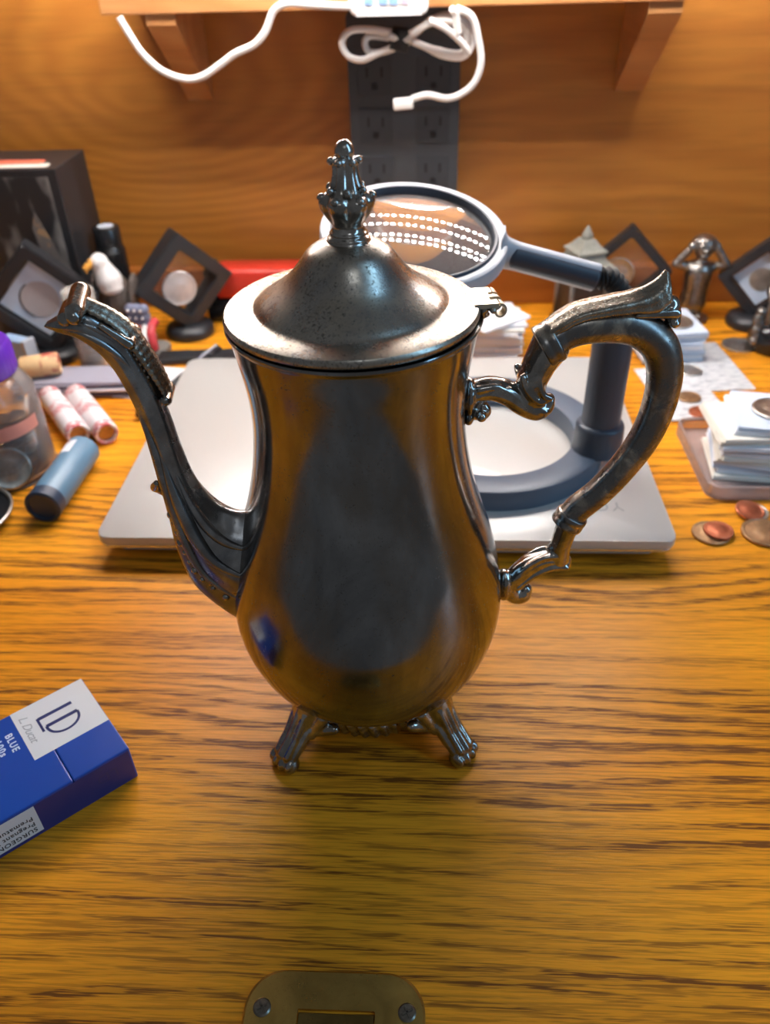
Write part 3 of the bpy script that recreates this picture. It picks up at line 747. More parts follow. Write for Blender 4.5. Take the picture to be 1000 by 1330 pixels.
# local frame: x across (0 = middle), y along with the top end at y=0
SEAM = -0.027
obj('lid', box_bm(Wd, -SEAM - 0.0002, Tk, 0.0007, 2, 0, SEAM / 2, Tk / 2), 'packblue', pack, False)
obj('carton', box_bm(Wd, Ln + SEAM - 0.0002, Tk, 0.0007, 2, 0, (SEAM - Ln) / 2, Tk / 2), 'packblue', pack, False)
obj('side_print', box_bm(0.0002, Ln - 0.0020, Tk - 0.0022, 0, 1, Wd / 2, -Ln / 2, Tk / 2 - 0.0004), 'packside', pack, False)
lz = Tk
lab = obj('label', box_bm(0.0340, 0.0360, 0.00014, 0, 1, -Wd / 2 + 0.0174, -0.0184, lz), 'packwhite', pack, False); lab['label'] = 'white label'
zt = lz + 0.0001
L0 = (-Wd / 2 + 0.0006, -0.0006)
def stroke(path, wd, name, mat, closed=False, z=zt):
    """flat printed line as a thin ribbon of ink"""
    P = [Vector((L0[0] + u * 0.0335, L0[1] - v * 0.0355)) for u, v in path]
    b = bmesh.new(); n = len(P)
    rows = []
    for i in range(n):
        a = P[(i - 1) % n] if (closed or i) else P[i]; c = P[(i + 1) % n] if (closed or i < n - 1) else P[i]
        d = (c - a).normalized(); nn = Vector((-d.y, d.x)) * wd / 2
        rows.append((b.verts.new((*(P[i] + nn), z)), b.verts.new((*(P[i] - nn), z))))
    for i in range(n if closed else n - 1):
        a, c = rows[i], rows[(i + 1) % n]; b.faces.new((a[0], c[0], c[1], a[1]))
    r = bmesh.ops.extrude_face_region(b, geom=b.faces[:])
    bmesh.ops.translate(b, vec=(0, 0, 0.00006), verts=[e for e in r['geom'] if isinstance(e, bmesh.types.BMVert)])
    return obj(name, b, mat, lab, False)
stroke([(0.345, 0.27), (0.345, 0.735)], 0.0020, 'letter', 'ink')
stroke([(0.325, 0.745), (0.615, 0.745)], 0.0012, 'letter', 'ink')
arc = [(0.545 + 0.235 * math.sin(a) ** 0.8 if 0 < a < PI else 0.545, 0.475 - 0.215 * math.cos(a)) for a in [PI * k / 20 for k in range(21)]]
stroke([(0.545, 0.26), (0.545, 0.69)], 0.0020, 'letter', 'ink')
stroke(arc, 0.0013, 'letter', 'ink')
text_obj('signature', 'L. Ducat', 0.0058, 'inkgrey', lab, (L0[0] + 0.15 * 0.0335, L0[1] - 0.945 * 0.0355, zt), (0, 0, 0), 0.00004, 0.35, 0.92)
text_obj('lettering', 'BLUE', 0.0046, 'inkwhite', pack, (-0.0105, -0.0425, zt), (0, 0, 0), 0.00004, 0, 1.25, 'CENTER', 0.00012)
text_obj('lettering', '100s', 0.0046, 'inkwhite', pack, (-0.0105, -0.0478, zt), (0, 0, 0), 0.00004, 0, 1.25, 'CENTER', 0.00012)
# government warning panel on the narrow side
wy0 = -0.0455
wp = obj('warning_panel', box_bm(0.0002, 0.0400, Tk * 0.80, 0, 1, Wd / 2 + 0.0002, wy0 - 0.0200, Tk * 0.53), 'packwhite', pack, False)
for k, s in enumerate(("SURGEON GENERAL'S WARNING: Smoking By", 'Pregnant Women May Result in Fetal Injury,', 'Premature Birth, And Low Birth Weight.')):
    t_ = text_obj('lettering', s, 0.0036, 'inkblack', wp, (Wd / 2 + 0.00032, wy0 - 0.0022, 0.0068 + 0.0038 * k), None, 0.00003, 0, 1.1, 'LEFT', 0.00006)
    # read along -Y with the letters' tops towards the desk
    t_.rotation_mode = 'QUATERNION'
    t_.rotation_quaternion = Matrix(((0, 0, 1), (-1, 0, 0), (0, -1, 0))).to_quaternion()
t_ = text_obj('lettering', 'LD', 0.0085, plain('faint_navy', (0.022, 0.032, 0.15), 0.35), pack, (Wd / 2 + 0.00012, -0.0075, 0.0145), None, 0.00003)
t_.rotation_mode = 'QUATERNION'; t_.rotation_quaternion = Matrix(((0, 0, 1), (-1, 0, 0), (0, -1, 0))).to_quaternion()

# ================================================================== LED controller, cable and power strip
ctl = empty('led_controller', 'white LED strip controller with blue buttons on the front edge of the shelf', 'controller', (-0.0305, 0.7190, 0.266))
cb = slab_bm(round_rect(0.0600, 0.0260, 0.0055), 0.0, 0.0100, 0.0022, 3)
cb.transform(Matrix.Rotation(R(90), 4, 'X') @ Matrix.Translation((0, 0.013, 0)))
cs = obj('case', cb, 'white', ctl, True, (0, 0.0098, 0), None, 50)
for x, m in ((-0.0152, 'button'), (-0.0042, 'button'), (0.0039, 'button'), (0.0126, 'button_pink')):
    bb = slab_bm(round_rect(0.0066 if m == 'button' else 0.0058, 0.0100, 0.0018), 0, 0.0012, 0.0004)
    bb.transform(Matrix.Rotation(R(90), 4, 'X'))
    obj('button', bb, m, ctl, True, (x, -0.0001, 0.0122), None, 40)
obj('red_line', box_bm(0.0009, 0.0003, 0.0105, 0, 1, 0.0195, -0.0002, 0.0125), 'red_mark', ctl, False)
lead = [(-0.2375, 0.2700), (-0.2332, 0.2608), (-0.2244, 0.2450), (-0.2114, 0.2329), (-0.1939, 0.2266), (-0.1800, 0.2280), (-0.1646, 0.2358), (-0.1513, 0.2435), (-0.1353, 0.2495), (-0.1253, 0.2586), (-0.1179, 0.2711), (-0.1075, 0.2758), (-0.0911, 0.2749), (-0.0737, 0.2736), (-0.0590, 0.2730)]
obj('lead', tube_bm([(x + 0.0305, -0.004 + 0.010 * max(0, (0.262 - z)) * 2, z - 0.266) for x, z in cr(lead, 90)], 0.0027, 12), 'white_cable', ctl, True)
cab = empty('usb_cable', 'coiled white cable with a plug hanging below the shelf in front of the power strip', 'cable', (0.0, 0.74, 0.2))
cbm = bmesh.new()
def cpath(pts, y0, y1=None):
    y1 = y0 if y1 is None else y1
    q = cr(pts, 60); n = len(q)
    return [(x, (y0 + (y1 - y0) * k / (n - 1)) - 0.74, z - 0.2) for k, (x, z) in enumerate(q)]
loops = [([(-0.0301, 0.2519), (-0.0474, 0.2544), (-0.0629, 0.2537), (-0.0702, 0.2457), (-0.0657, 0.2363), (-0.0545, 0.2328), (-0.0417, 0.2370), (-0.0291, 0.2411), (-0.0153, 0.2462)], 0.748, 0.752),
         ([(-0.0321, 0.2477), (-0.0476, 0.2490), (-0.0520, 0.2440), (-0.0480, 0.2375), (-0.0354, 0.2379), (-0.0160, 0.2440)], 0.755, 0.757),
         ([(-0.0321, 0.2500), (-0.0166, 0.2473), (0.0019, 0.2603), (0.0201, 0.2625), (0.0339, 0.2527), (0.0343, 0.2409), (0.0271, 0.2334), (0.0115, 0.2348), (-0.0042, 0.2417), (-0.0153, 0.2462)], 0.745, 0.752),
         ([(-0.0150, 0.2516), (0.0019, 0.2591), (0.0169, 0.2598), (0.0297, 0.2507), (0.0265, 0.2375), (0.0051, 0.2401), (-0.0132, 0.2463)], 0.735, 0.742),
         ([(0.0007, 0.2620), (0.0136, 0.2557), (0.0256, 0.2462), (0.0320, 0.2380)], 0.722, 0.735),
         ([(0.0179, 0.2690), (0.0205, 0.2652), (0.0226, 0.2524)], 0.722, 0.728)]
for pts, a, b_ in loops:
    obj('coil', tube_bm(cpath(pts, a, b_), 0.0027, 12), 'white_cable', cab, True)
obj('cord', tube_bm(cpath([(0.0208, 0.2690), (0.0331, 0.2631), (0.0391, 0.2473), (0.0417, 0.2311), (0.0373, 0.2174), (0.0276, 0.2091), (0.0150, 0.2054), (-0.0008, 0.2079), (-0.0135, 0.2050)], 0.728, 0.740), 0.0027, 12), 'white_cable', cab, True)
obj('plug', box_bm(0.0165, 0.0075, 0.0085, 0.0014, 2, -0.0205, 0.0, 0.0030), 'white_cable', cab, True, None, (0, R(-4), 0))
obj('cable_tie', tube_bm([(-0.0245, 0.008, 0.039), (-0.0225, 0.010, 0.047), (-0.021, 0.010, 0.055)], 0.0075, 14), 'rubber', cab, True)

pw = empty('power_strip', 'dark grey multi-outlet power strip mounted on the back panel below the shelf', 'power strip', (-0.0215, 0.8225, 0.155))
pb = slab_bm(round_rect(0.0985, 0.2180, 0.006), 0, 0.024, 0.003, 3)
pb.transform(Matrix.Rotation(R(90), 4, 'X'))
obj('housing', pb, 'power', pw, True, (0, 0, 0), None, 50)
for cx in (-0.026, 0.026):
    for cz in (-0.062, -0.022, 0.018, 0.058):
        of = obj('outlet', box_bm(0.030, 0.001, 0.030, 0.0003, 1, 0, -0.0243, 0), 'power_face', pw, False, (cx, 0, cz))
        hb_ = bmesh.new()
        for dx in (-0.0065, 0.0065): box_bm(0.0022, 0.0006, 0.0080, 0, 1, dx, -0.0249, 0.004, bm=hb_)
        box_bm(0.0050, 0.0006, 0.0050, 0.001, 1, 0, -0.0249, -0.0070, bm=hb_)
        obj('slots', hb_, 'power_hole', of, False)

# ================================================================== left group
bx = empty('game_box', 'tall black cardboard box with faded artwork against the hutch at the left edge', 'box', (-0.3900, 0.755, 0))
bw, bd_, bh = 0.140, 0.072, 0.1595
obj('carton', box_bm(bw, bd_, bh, 0.0008, 2, 0, 0, bh / 2), 'black', bx, False)
obj('front_art', box_bm(bw - 0.012, 0.0003, bh - 0.012, 0, 1, -0.002, -bd_ / 2 - 0.0001, bh / 2), 'boxart', bx, False)
pm = obj('art_figure', prism_bm([(0.022, -0.05), (0.040, -0.055), (0.046, -0.02), (0.040, 0.015), (0.030, 0.045), (0.024, 0.030), (0.028, 0.0)], 0, 0.0002), print_mat('faded_print', (0.16, 0.14, 0.13), (0.40, 0.24, 0.12), (60, 60, 60), 0.5, 0.6), bx, False, (0.012, -bd_ / 2 - 0.0002, bh / 2), (R(90), 0, 0))
obj('top_logo', slab_bm(round_rect(0.110, 0.016, 0.003), 0, 0.0003), 'red_mark', bx, False, (-0.005, -0.010, bh))
obj('top_logo_band', slab_bm(round_rect(0.125, 0.013, 0.003), 0, 0.0002), 'cream', bx, False, (-0.003, -0.022, bh))

bt = empty('bottle', 'small black bottle with a grey cap beside the black box', 'bottle', (-0.3020, 0.7560, 0))
obj('bottle_body', lathe_bm(cr([(0.0135, 0.0), (0.0140, 0.004), (0.0140, 0.070), (0.0135, 0.078), (0.0125, 0.082)], 30), 40), 'blackgloss', bt, True)
obj('cap', lathe_bm([(0.0125, 0.0822), (0.0125, 0.098), (0.0115, 0.0995), (0.0, 0.0998)], 32), 'blackgloss', bt, True, None, None, 40)
obj('cap_label', lathe_bm([(0.0075, 0.0998), (0.0075, 0.1002), (0.0, 0.1003)], 24), 'lightgrey', bt, False)  # white highlight of the cap, put in as a pale grey disc

# eagle figurine
eg = empty('eagle_figurine', 'bald eagle figurine on a flag-draped rock in front of the black box', 'figurine', (-0.2915, 0.7080, 0))
b = bmesh.new()
ball(b, (0.002, 0.004, 0.046), (0.0175, 0.0155, 0.026)); ball(b, (0.000, 0.0, 0.062), (0.0130, 0.0125, 0.014)); ball(b, (0.004, 0.006, 0.030), (0.0130, 0.013, 0.016))
melt('body', b, 'feather', eg, 0.0012, 3)
for s in (-1, 1):
    q = bmesh.new()
    ball(q, (0.003 + s * 0.0155, 0.004, 0.047), (0.0050, 0.0120, 0.0235), 16, (R(-8), R(s * 8), 0))
    for k in range(3): limb(q, (0.003 + s * 0.017, 0.002 + k * 0.004, 0.036), (0.004 + s * 0.0145, 0.008 + k * 0.004, 0.018 - k * 0.002), 0.0032, 0.0016)
    melt('wing', q, 'feather', eg, 0.0011, 2)
b = bmesh.new()
for k in range(4): limb(b, (0.004 + k * 0.003 - 0.0045, 0.014, 0.026), (0.006 + k * 0.004 - 0.006, 0.020, 0.008), 0.0030, 0.0024)
melt('tail', b, 'whitepaint', eg, 0.0011, 2)
b = bmesh.new()
ball(b, (-0.003, -0.004, 0.084), (0.0082, 0.0085, 0.0078)); limb(b, (-0.002, -0.003, 0.080), (0.002, -0.003, 0.067), 0.0082, 0.0122); ball(b, (0.003, -0.005, 0.061), (0.0115, 0.0095, 0.007))
hd = melt('head', b, 'whitepaint', eg, 0.0010, 3)
b = bmesh.new()
limb(b, (-0.0085, -0.0085, 0.0845), (-0.0125, -0.0125, 0.0815), 0.0042, 0.0030); limb(b, (-0.0125, -0.0125, 0.0815), (-0.0125, -0.0130, 0.0770), 0.0026, 0.0010)
melt('beak', b, 'beak', hd, 0.0008, 2)
b = bmesh.new()
for s in (-1, 1): ball(b, (-0.0045 + s * 0.0058, -0.0098 + s * 0.002, 0.0868), 0.0011, 8)
obj('eye', b, 'inkblack', hd, True)
b = bmesh.new()
for k in range(14):
    a = k * 2.4; rr = 0.006 + 0.012 * ((k * 37) % 10) / 10
    ball(b, (0.006 + rr * 1.5 * math.cos(a), 0.0 + rr * 0.7 * math.sin(a), 0.009), (0.009, 0.008, 0.0088), 12)
rk = melt('rock', b, 'rock', eg, 0.0012, 2)
lo = min(v.co.z for v in rk.data.vertices); rk.data.transform(Matrix.Translation((0, 0, -lo)))
for s in (-1, 1):
    q = bmesh.new()
    for k in range(3): limb(q, (0.003 + s * 0.006, -0.010, 0.020), (0.000 + s * 0.006 + (k - 1) * 0.003, -0.017, 0.0165), 0.0022, 0.0012)
    melt('talon', q, 'beak', eg, 0.0009, 1)
fl = empty('flag', '', ''); del fl['label']; del fl['category']; fl.parent = eg; fl.location = (0.027, -0.013, 0.004); fl.rotation_euler = (0, 0, R(-6))
for k in range(5):
    pts = [(-0.014 + 0.0066 * k, -0.010 - 0.0010 * math.sin(k), 0.004), (-0.014 + 0.0066 * k, -0.0095, 0.012), (-0.015 + 0.0064 * k, -0.006, 0.019 - 0.001 * (k % 2)), (-0.015 + 0.0062 * k, 0.001, 0.0235), (-0.014 + 0.006 * k, 0.008, 0.024)]
    obj('stripe', tube_bm(cr(pts, 18), 0.0041, 12), 'redpaint' if k % 2 == 0 else 'whitepaint', fl, True)
b = bmesh.new()
for k in range(9): ball(b, (-0.008 + 0.0062 * (k % 3), 0.002 - 0.001 * (k // 3), 0.024 + 0.0075 * (k // 3)), (0.0056, 0.0056, 0.0052), 12)
cn = melt('canton', b, 'bluepaint', fl, 0.001, 1)
b = bmesh.new()
for k in range(9): ball(b, (-0.008 + 0.0062 * (k % 3), -0.0036 - 0.001 * (k // 3), 0.0245 + 0.0075 * (k // 3)), 0.0013, 8)
obj('star', b, 'whitepaint', cn, True)
obj('flag_base', slab_bm(round_rect(0.038, 0.028, 0.008), 0, 0.006, 0.0015), 'rock', fl, True, (0.002, 0.001, -0.004), None, 50)

# floating coin frames: a square ring standing on its corner in a round black foot
def frame_bm(side, wd, th):
    b = bmesh.new(); s = side / 2; i = s - wd
    rows = []
    for (h, y) in ((s, -th / 2), (s, th / 2), (i, th / 2), (i, -th / 2)):
        rows.append([b.verts.new((x * h, y, z * h)) for x, z in ((1, 1), (-1, 1), (-1, -1), (1, -1))])
    for k in range(4):
        A, B = rows[k], rows[(k + 1) % 4]
        for j in range(4): b.faces.new((A[j], A[(j + 1) % 4], B[(j + 1) % 4], B[j]))
    bmesh.ops.bevel(b, geom=b.edges[:], offset=0.0012, segments=2, affect='EDGES')
    bmesh.ops.rotate(b, cent=(0, 0, 0), matrix=Matrix.Rotation(R(45), 3, 'Y'), verts=b.verts)
    return b
def coin_frame(label, loc, rotz, side, wd=0.0085, th=0.016, tilt=0.0, roll=0.0):
    r = empty('display_frame', label, 'display frame', loc, rotz, 'black diamond coin display frames')
    hd_ = side / 2 * math.sqrt(2)
    zc = hd_ + 0.0055
    obj('foot', lathe_bm(cr([(0.023, 0.0), (0.0235, 0.003), (0.0225, 0.008), (0.018, 0.0115), (0.012, 0.0125)], 24), 48), 'black', r, True)
    fr_ = obj('frame', frame_bm(side, wd, th), 'black', r, True, (0, 0, zc), (tilt, roll, 0), 30)
    f = box_bm(side - wd * 2 + 0.001, 0.0006, side - wd * 2 + 0.001)
    bmesh.ops.rotate(f, cent=(0, 0, 0), matrix=Matrix.Rotation(R(45), 3, 'Y'), verts=f.verts)
    obj('film', f, 'film', fr_, False)
    return r, zc
def coin_mesh(r, h, m, name='coin'):
    pr = [(0, 0.00), (r * 0.96, 0.0), (r, h * 0.2), (r, h * 0.8), (r * 0.96, h), (r * 0.88, h), (r * 0.85, h * 0.86), (r * 0.5, h * 0.88), (r * 0.45, h * 0.97), (r * 0.2, h * 1.04), (0, h * 1.06)]
    b = lathe_bm(pr, 32)
    me = bpy.data.meshes.new(name)
    bmesh.ops.recalc_face_normals(b, faces=b.faces)
    for e in b.edges:
        if len(e.link_faces) == 2 and e.calc_face_angle(0) > R(35): e.smooth = False
    b.to_mesh(me); b.free(); me.materials.append(M[m] if isinstance(m, str) else m)
    me.polygons.foreach_set('use_smooth', [True] * len(me.polygons))
    return me
def coin(me, label, loc, rot=(0, 0, 0), group=None):
    o = bpy.data.objects.new('coin', me); C.objects.link(o); o.location = loc; o.rotation_euler = rot
    return tag(o, label, 'coin', group)
CN = {k: coin_mesh(r, h, m) for k, r, h, m in (('penny', 0.0095, 0.0016, 'copper'), ('brown', 0.0122, 0.0019, 'bronze'), ('nickel', 0.0106, 0.0019, 'nickel'), ('dollar', 0.0190, 0.0026, 'nickel'), ('half', 0.0153, 0.0021, 'nickel'), ('largebronze', 0.0145, 0.0023, 'bronze'), ('greycopper', 0.0095, 0.0016, 'bronze'))}
CN['pale'] = coin_mesh(0.0165, 0.0026, plain('pale_silver_coin', (0.60, 0.58, 0.58), 0.35, 0.35, 0.25, 160))

f1, z1 = coin_frame('black diamond display frame holding a large silver coin right of the eagle figurine', (-0.2330, 0.7380, 0), R(34), 0.0680, 0.0115, 0.022)
q = Matrix.Rotation(R(30), 3, 'Z') @ Vector((-0.004, -0.002, z1 - 0.006))
coin(CN['pale'], 'large pale silver coin floating in the black frame right of the eagle figurine', Vector((-0.2330, 0.7380, 0)) + q, (R(90), 0, R(30)))
f2, z2 = coin_frame('black diamond display frame holding a white coin card at the left edge', (-0.3480, 0.6850, 0), R(14), 0.0740, 0.010, 0.018)
cf = empty('coin_card', 'white square coin card with a thin dark arc inside the black frame at the left', 'coin card', Vector((-0.3480, 0.6850, z2)) + Matrix.Rotation(R(14), 3, 'Z') @ Vector((0, -0.0012, 0)), R(14))
pf = box_bm(0.050, 0.0012, 0.050, 0.0003, 1); bmesh.ops.rotate(pf, cent=(0, 0, 0), matrix=Matrix.Rotation(R(45), 3, 'Y'), verts=pf.verts)
obj('card', pf, 'card_blue', cf, False)
obj('arc', tube_bm([(0.017 * math.cos(a), -0.0008, 0.017 * math.sin(a)) for a in [R(120 + 120 * k / 24) for k in range(25)]], 0.0006, 8), 'inkblack', cf, True)
cf2 = obj('window', lathe_bm([(0.0165, 0), (0.0165, 0.0004), (0.0, 0.0004)], 32), plain('card_window', (0.50, 0.47, 0.48), 0.3), cf, False, (0, -0.0006, 0), (R(90), 0, 0))

# red case behind the pot
rc = empty('red_case', 'red case with black ends lying along the hutch back behind the pot', 'case', (-0.1560, 0.7790, 0))
obj('lower_shell', box_bm(0.128, 0.034, 0.024, 0.003, 3, 0, 0, 0.012), 'blackgloss', rc, True, None, None, 50)
obj('upper_shell', box_bm(0.112, 0.034, 0.030, 0.006, 4, 0.002, 0, 0.0391), 'red', rc, True, None, None, 50)
for s in (-1, 1): obj('end_cap', box_bm(0.009, 0.036, 0.032, 0.004, 3, 0.002 + s * 0.0605, 0, 0.0392), 'black', rc, True, None, None, 50)

# clear coin tube
ct = empty('coin_tube', 'tall clear plastic coin tube standing below the spout tip', 'coin tube', (-0.3010, 0.6590, 0))
obj('tube', lathe_bm([(0.0, 0), (0.0128, 0.0), (0.0130, 0.001), (0.0130, 0.066), (0.0120, 0.066), (0.0120, 0.002), (0.0, 0.002)], 40), 'tubeclear', ct, True, None, None, 40)
obj('cap', lathe_bm([(0.0122, 0.0662), (0.0138, 0.0662), (0.0138, 0.075), (0.0130, 0.076), (0.0, 0.0762)], 40), 'tubeclear', ct, True, None, None, 40)
for k in range(5):
    coin(CN['nickel'], 'grey coin stacked inside the clear coin tube below the spout tip', (-0.3010, 0.6590, 0.0021 + k * 0.0021), (0, 0, k), 'coins in the clear tube')

# coin rolls
def roll_mesh(r, L, m):
    h = L / 2
    pr = [(0.0, -h + 0.003), (r * 0.70, -h + 0.003), (r * 0.72, -h), (r * 0.9, -h - 0.0004), (r, -h + 0.0012), (r, h - 0.0012), (r * 0.9, h + 0.0004), (r * 0.72, h), (r * 0.70, h - 0.003), (0.0, h - 0.003)]
    return lathe_bm(pr, 40)
def along(a, b_, z):
    a = Vector((*a, z)); b_ = Vector((*b_, z)); d = b_ - a
    return (a + b_) / 2, d.length, d.to_track_quat('Z', 'Y')
def coin_roll(label, a, b_, r, mat, endm, group=None, z=0.0):
    c, L, q = along(a, b_, r + z)
    root = empty('coin_roll', label, 'coin roll', c, 0, group)
    root.rotation_mode = 'QUATERNION'; root.rotation_quaternion = q
    obj('paper', roll_mesh(r, L, mat), mat, root, True, None, None, 40)
    obj('end_coin', lathe_bm([(0, L / 2 - 0.0029), (r * 0.68, L / 2 - 0.0029), (r * 0.68, L / 2 - 0.0022), (0, L / 2 - 0.0020)], 28), endm, root, False)
    return root
coin_roll('red and white paper coin roll ending behind the blue tube, left of two', (-0.3180, 0.5930), (-0.2700, 0.5290), 0.0093, 'rollpaper', 'bronze', 'red and white coin rolls')
coin_roll('red and white paper coin roll with its brown end showing, right of two', (-0.2965, 0.5960), (-0.2480, 0.5305), 0.0093, 'rollpaper', 'bronze', 'red and white coin rolls')
coin_roll('short orange and red coin roll lying on the cloudy sleeves behind the purple-lidded jar', (-0.3460, 0.6140), (-0.3170, 0.6240), 0.0095, 'rollorange', 'bronze', None, 0.0147)
c, L, q = along((-0.2560, 0.5035), (-0.2590, 0.4290), 0.0123)
bt_ = empty('coin_tube', 'blue plastic coin tube with a dark end lying in front of the paper rolls', 'coin tube', c)
bt_.rotation_mode = 'QUATERNION'; bt_.rotation_quaternion = q
obj('tube', lathe_bm([(0, -L / 2), (0.0112, -L / 2), (0.0121, -L / 2 + 0.001), (0.0121, L / 2 - 0.006), (0.0117, L / 2 - 0.005), (0, L / 2 - 0.005)], 48), 'bluetube', bt_, True, None, None, 40)
obj('end_cap', lathe_bm([(0.0123, L / 2 - 0.010), (0.0124, L / 2 - 0.001), (0.0112, L / 2), (0.0098, L / 2), (0.0095, L / 2 - 0.0015), (0, L / 2 - 0.0015)], 48, cap0=False), 'bluecap', bt_, True, None, None, 40)
lb_ = bmesh.new()
rows = []
for k in range(9):
    a = R(-62 + 8 * k)
    rows.append([lb_.verts.new((0.01225 * math.sin(a), 0.01225 * math.cos(a), z)) for z in (-L / 2 + 0.006, -L / 2 + 0.022)])
for A, B in zip(rows[:-1], rows[1:]): lb_.faces.new((A[0], A[1], B[1], B[0]))
wl = obj('paper_label', lb_, 'card', bt_, True); wl['label'] = 'white paper label'
BT = bt_

# jar with coins
jx, jy = -0.3130, 0.4960
jar = empty('jar', 'clear plastic jar of coins with a purple lid at the left edge', 'jar', (jx, jy, 0))
jp = [(0.0, 0.0), (0.0320, 0.0), (0.0335, 0.002), (0.0340, 0.010), (0.0340, 0.058), (0.0330, 0.066), (0.0285, 0.074), (0.0255, 0.078), (0.0250, 0.085)]
ji = [(r - 0.0012, z + 0.0008) for r, z in jp[::-1][:-1]] + [(0.0, 0.0014)]
obj('glass', lathe_bm(cr(jp, 50) + ji, 64), 'clear', jar, True, None, None, 50)
obj('lid', lathe_bm([(0.0262, 0.0795), (0.0272, 0.0795), (0.0275, 0.081), (0.0275, 0.0985), (0.0255, 0.1010), (0.0, 0.1015)], 96, lambda r, z, th: r * (1 + (0.012 * math.cos(th * 40) if r > 0.027 else 0)), cap0=False), 'purple', jar, True, None, None, 40)
pr_ = []
b = bmesh.new(); rows = []
for k in range(17):
    a = R(-75 + 70 * k / 16)
    rows.append([b.verts.new((0.0343 * math.cos(a), 0.0343 * math.sin(a), z)) for z in (0.040, 0.050)])
for A, B in zip(rows[:-1], rows[1:]): b.faces.new((A[0], A[1], B[1], B[0]))
obj('print_band', b, plain('pale_red_print', (0.62, 0.25, 0.20), 0.5), jar, True)
kk = 0
names = ['brown', 'greycopper', 'nickel', 'greycopper', 'penny', 'brown']
for layer in range(11):
    for k in range(4):
        a = k * PI / 2 + layer * 0.9; rr = 0.0165
        coin(CN[names[(kk * 5 + layer) % 6]], 'loose coin among others inside the purple-lidded jar', (jx + rr * math.cos(a), jy + rr * math.sin(a), 0.0020 + layer * 0.0033), (R(random.uniform(-6, 6)), R(random.uniform(-6, 6)), random.random() * 6), 'coins in the purple-lidded jar'); kk += 1
coin(CN['half'], 'bright silver coin leaning on the front inside the purple-lidded jar', (jx + 0.0150, jy - 0.0262, 0.0170), (R(68), 0, R(28)))

dishr = empty('dish', 'dark round dish with a pale metal rim at the left edge by the jar', 'dish', (-0.3165, 0.4260, 0))
obj('bowl', lathe_bm([(0, 0.0), (0.024, 0.0), (0.031, 0.004), (0.0335, 0.008), (0.0325, 0.0085), (0.029, 0.005), (0.0, 0.003)], 64), 'black', dishr, True)
obj('rim', lathe_bm([(0.0325, 0.0078), (0.0345, 0.0078), (0.0350, 0.0088), (0.0340, 0.0098), (0.0326, 0.0094), (0.0325, 0.0078)], 64, cap0=False, cap1=False), 'nickel', dishr, True)

# clear sleeves, card, pen, strip
for k in range(7):
    o = obj('coin_sleeve', box_bm(0.106 - 0.004 * (k % 3), 0.032, 0.0020, 0.0004, 1, 0, 0, 0.001), ('sleeve', 'sleeve_dark', 'sleeve', 'card', 'sleeve_dark', 'sleeve', 'sleeve')[k], None, False, (-0.3010 + 0.006 * math.sin(k * 2.1), 0.6205 + 0.0012 * math.cos(k * 3), 0.0021 * k), (0, 0, R(4 + 2 * math.sin(k * 1.7))))
    tag(o, ('lowest', 'second lowest', 'third lowest', 'middle', 'third from top', 'second from top', 'topmost')[k] + ' cloudy plastic coin sleeve of the stack behind the coin rolls', 'sleeve', 'cloudy sleeves behind the coin rolls')
cd = empty('paper_card', 'white paper card lying on the desk left of the laptop under the spout', 'card', (-0.2330, 0.6330, 0), R(-14))
obj('card', prism_bm([(-0.030, -0.034), (-0.002, -0.034), (0.013, 0.030), (-0.030, 0.026)], 0.0, 0.0007), 'card', cd, False)
pn = empty('pen', 'black pen lying along the left edge of the laptop', 'pen', (-0.2160, 0.6250, 0.0055), R(72))  # added black bar filling the dark band beside the laptop
obj('barrel', tube_bm([(-0.062, 0, 0), (-0.058, 0, 0), (0.04, 0, 0), (0.050, 0, 0)], [0.0020, 0.0042, 0.0044, 0.0040], 16), 'black', pn, True)
obj('cap', tube_bm([(0.0505, 0, 0), (0.052, 0, 0), (0.068, 0, 0), (0.070, 0, 0)], [0.0042, 0.0048, 0.0046, 0.0025], 16), 'black', pn, True)
obj('clip', box_bm(0.030, 0.0022, 0.0012, 0.0003, 1, 0.052, 0, 0.0054), 'lightgrey', pn, False)
bs = empty('ruler', 'black plastic strip lying behind the laptop hinge', 'ruler', (-0.2020, 0.6795, 0), R(4))
obj('strip', box_bm(0.092, 0.020, 0.006, 0.001, 2, 0, 0, 0.003), 'black', bs, False)
rb_ = bmesh.new()
for k in range(30): box_bm(0.0012, 0.006, 0.0006, 0, 1, -0.043 + 0.003 * k, -0.006, 0.0062, bm=rb_)
rr_ = obj('ridges', rb_, 'rubber', bs, False)
pc = empty('card_box', 'small pale blue card box with a grey edge behind the purple lid', 'box', (-0.3640, 0.6500, 0), R(-22))
obj('carton', box_bm(0.026, 0.012, 0.036, 0.001, 1, 0, 0, 0.018), plain('pale_blue_card', (0.36, 0.50, 0.70), 0.45), pc, False)
obj('edge', box_bm(0.004, 0.013, 0.037, 0.0005, 1, 0.0150, 0, 0.0185), 'lightgrey', pc, False)

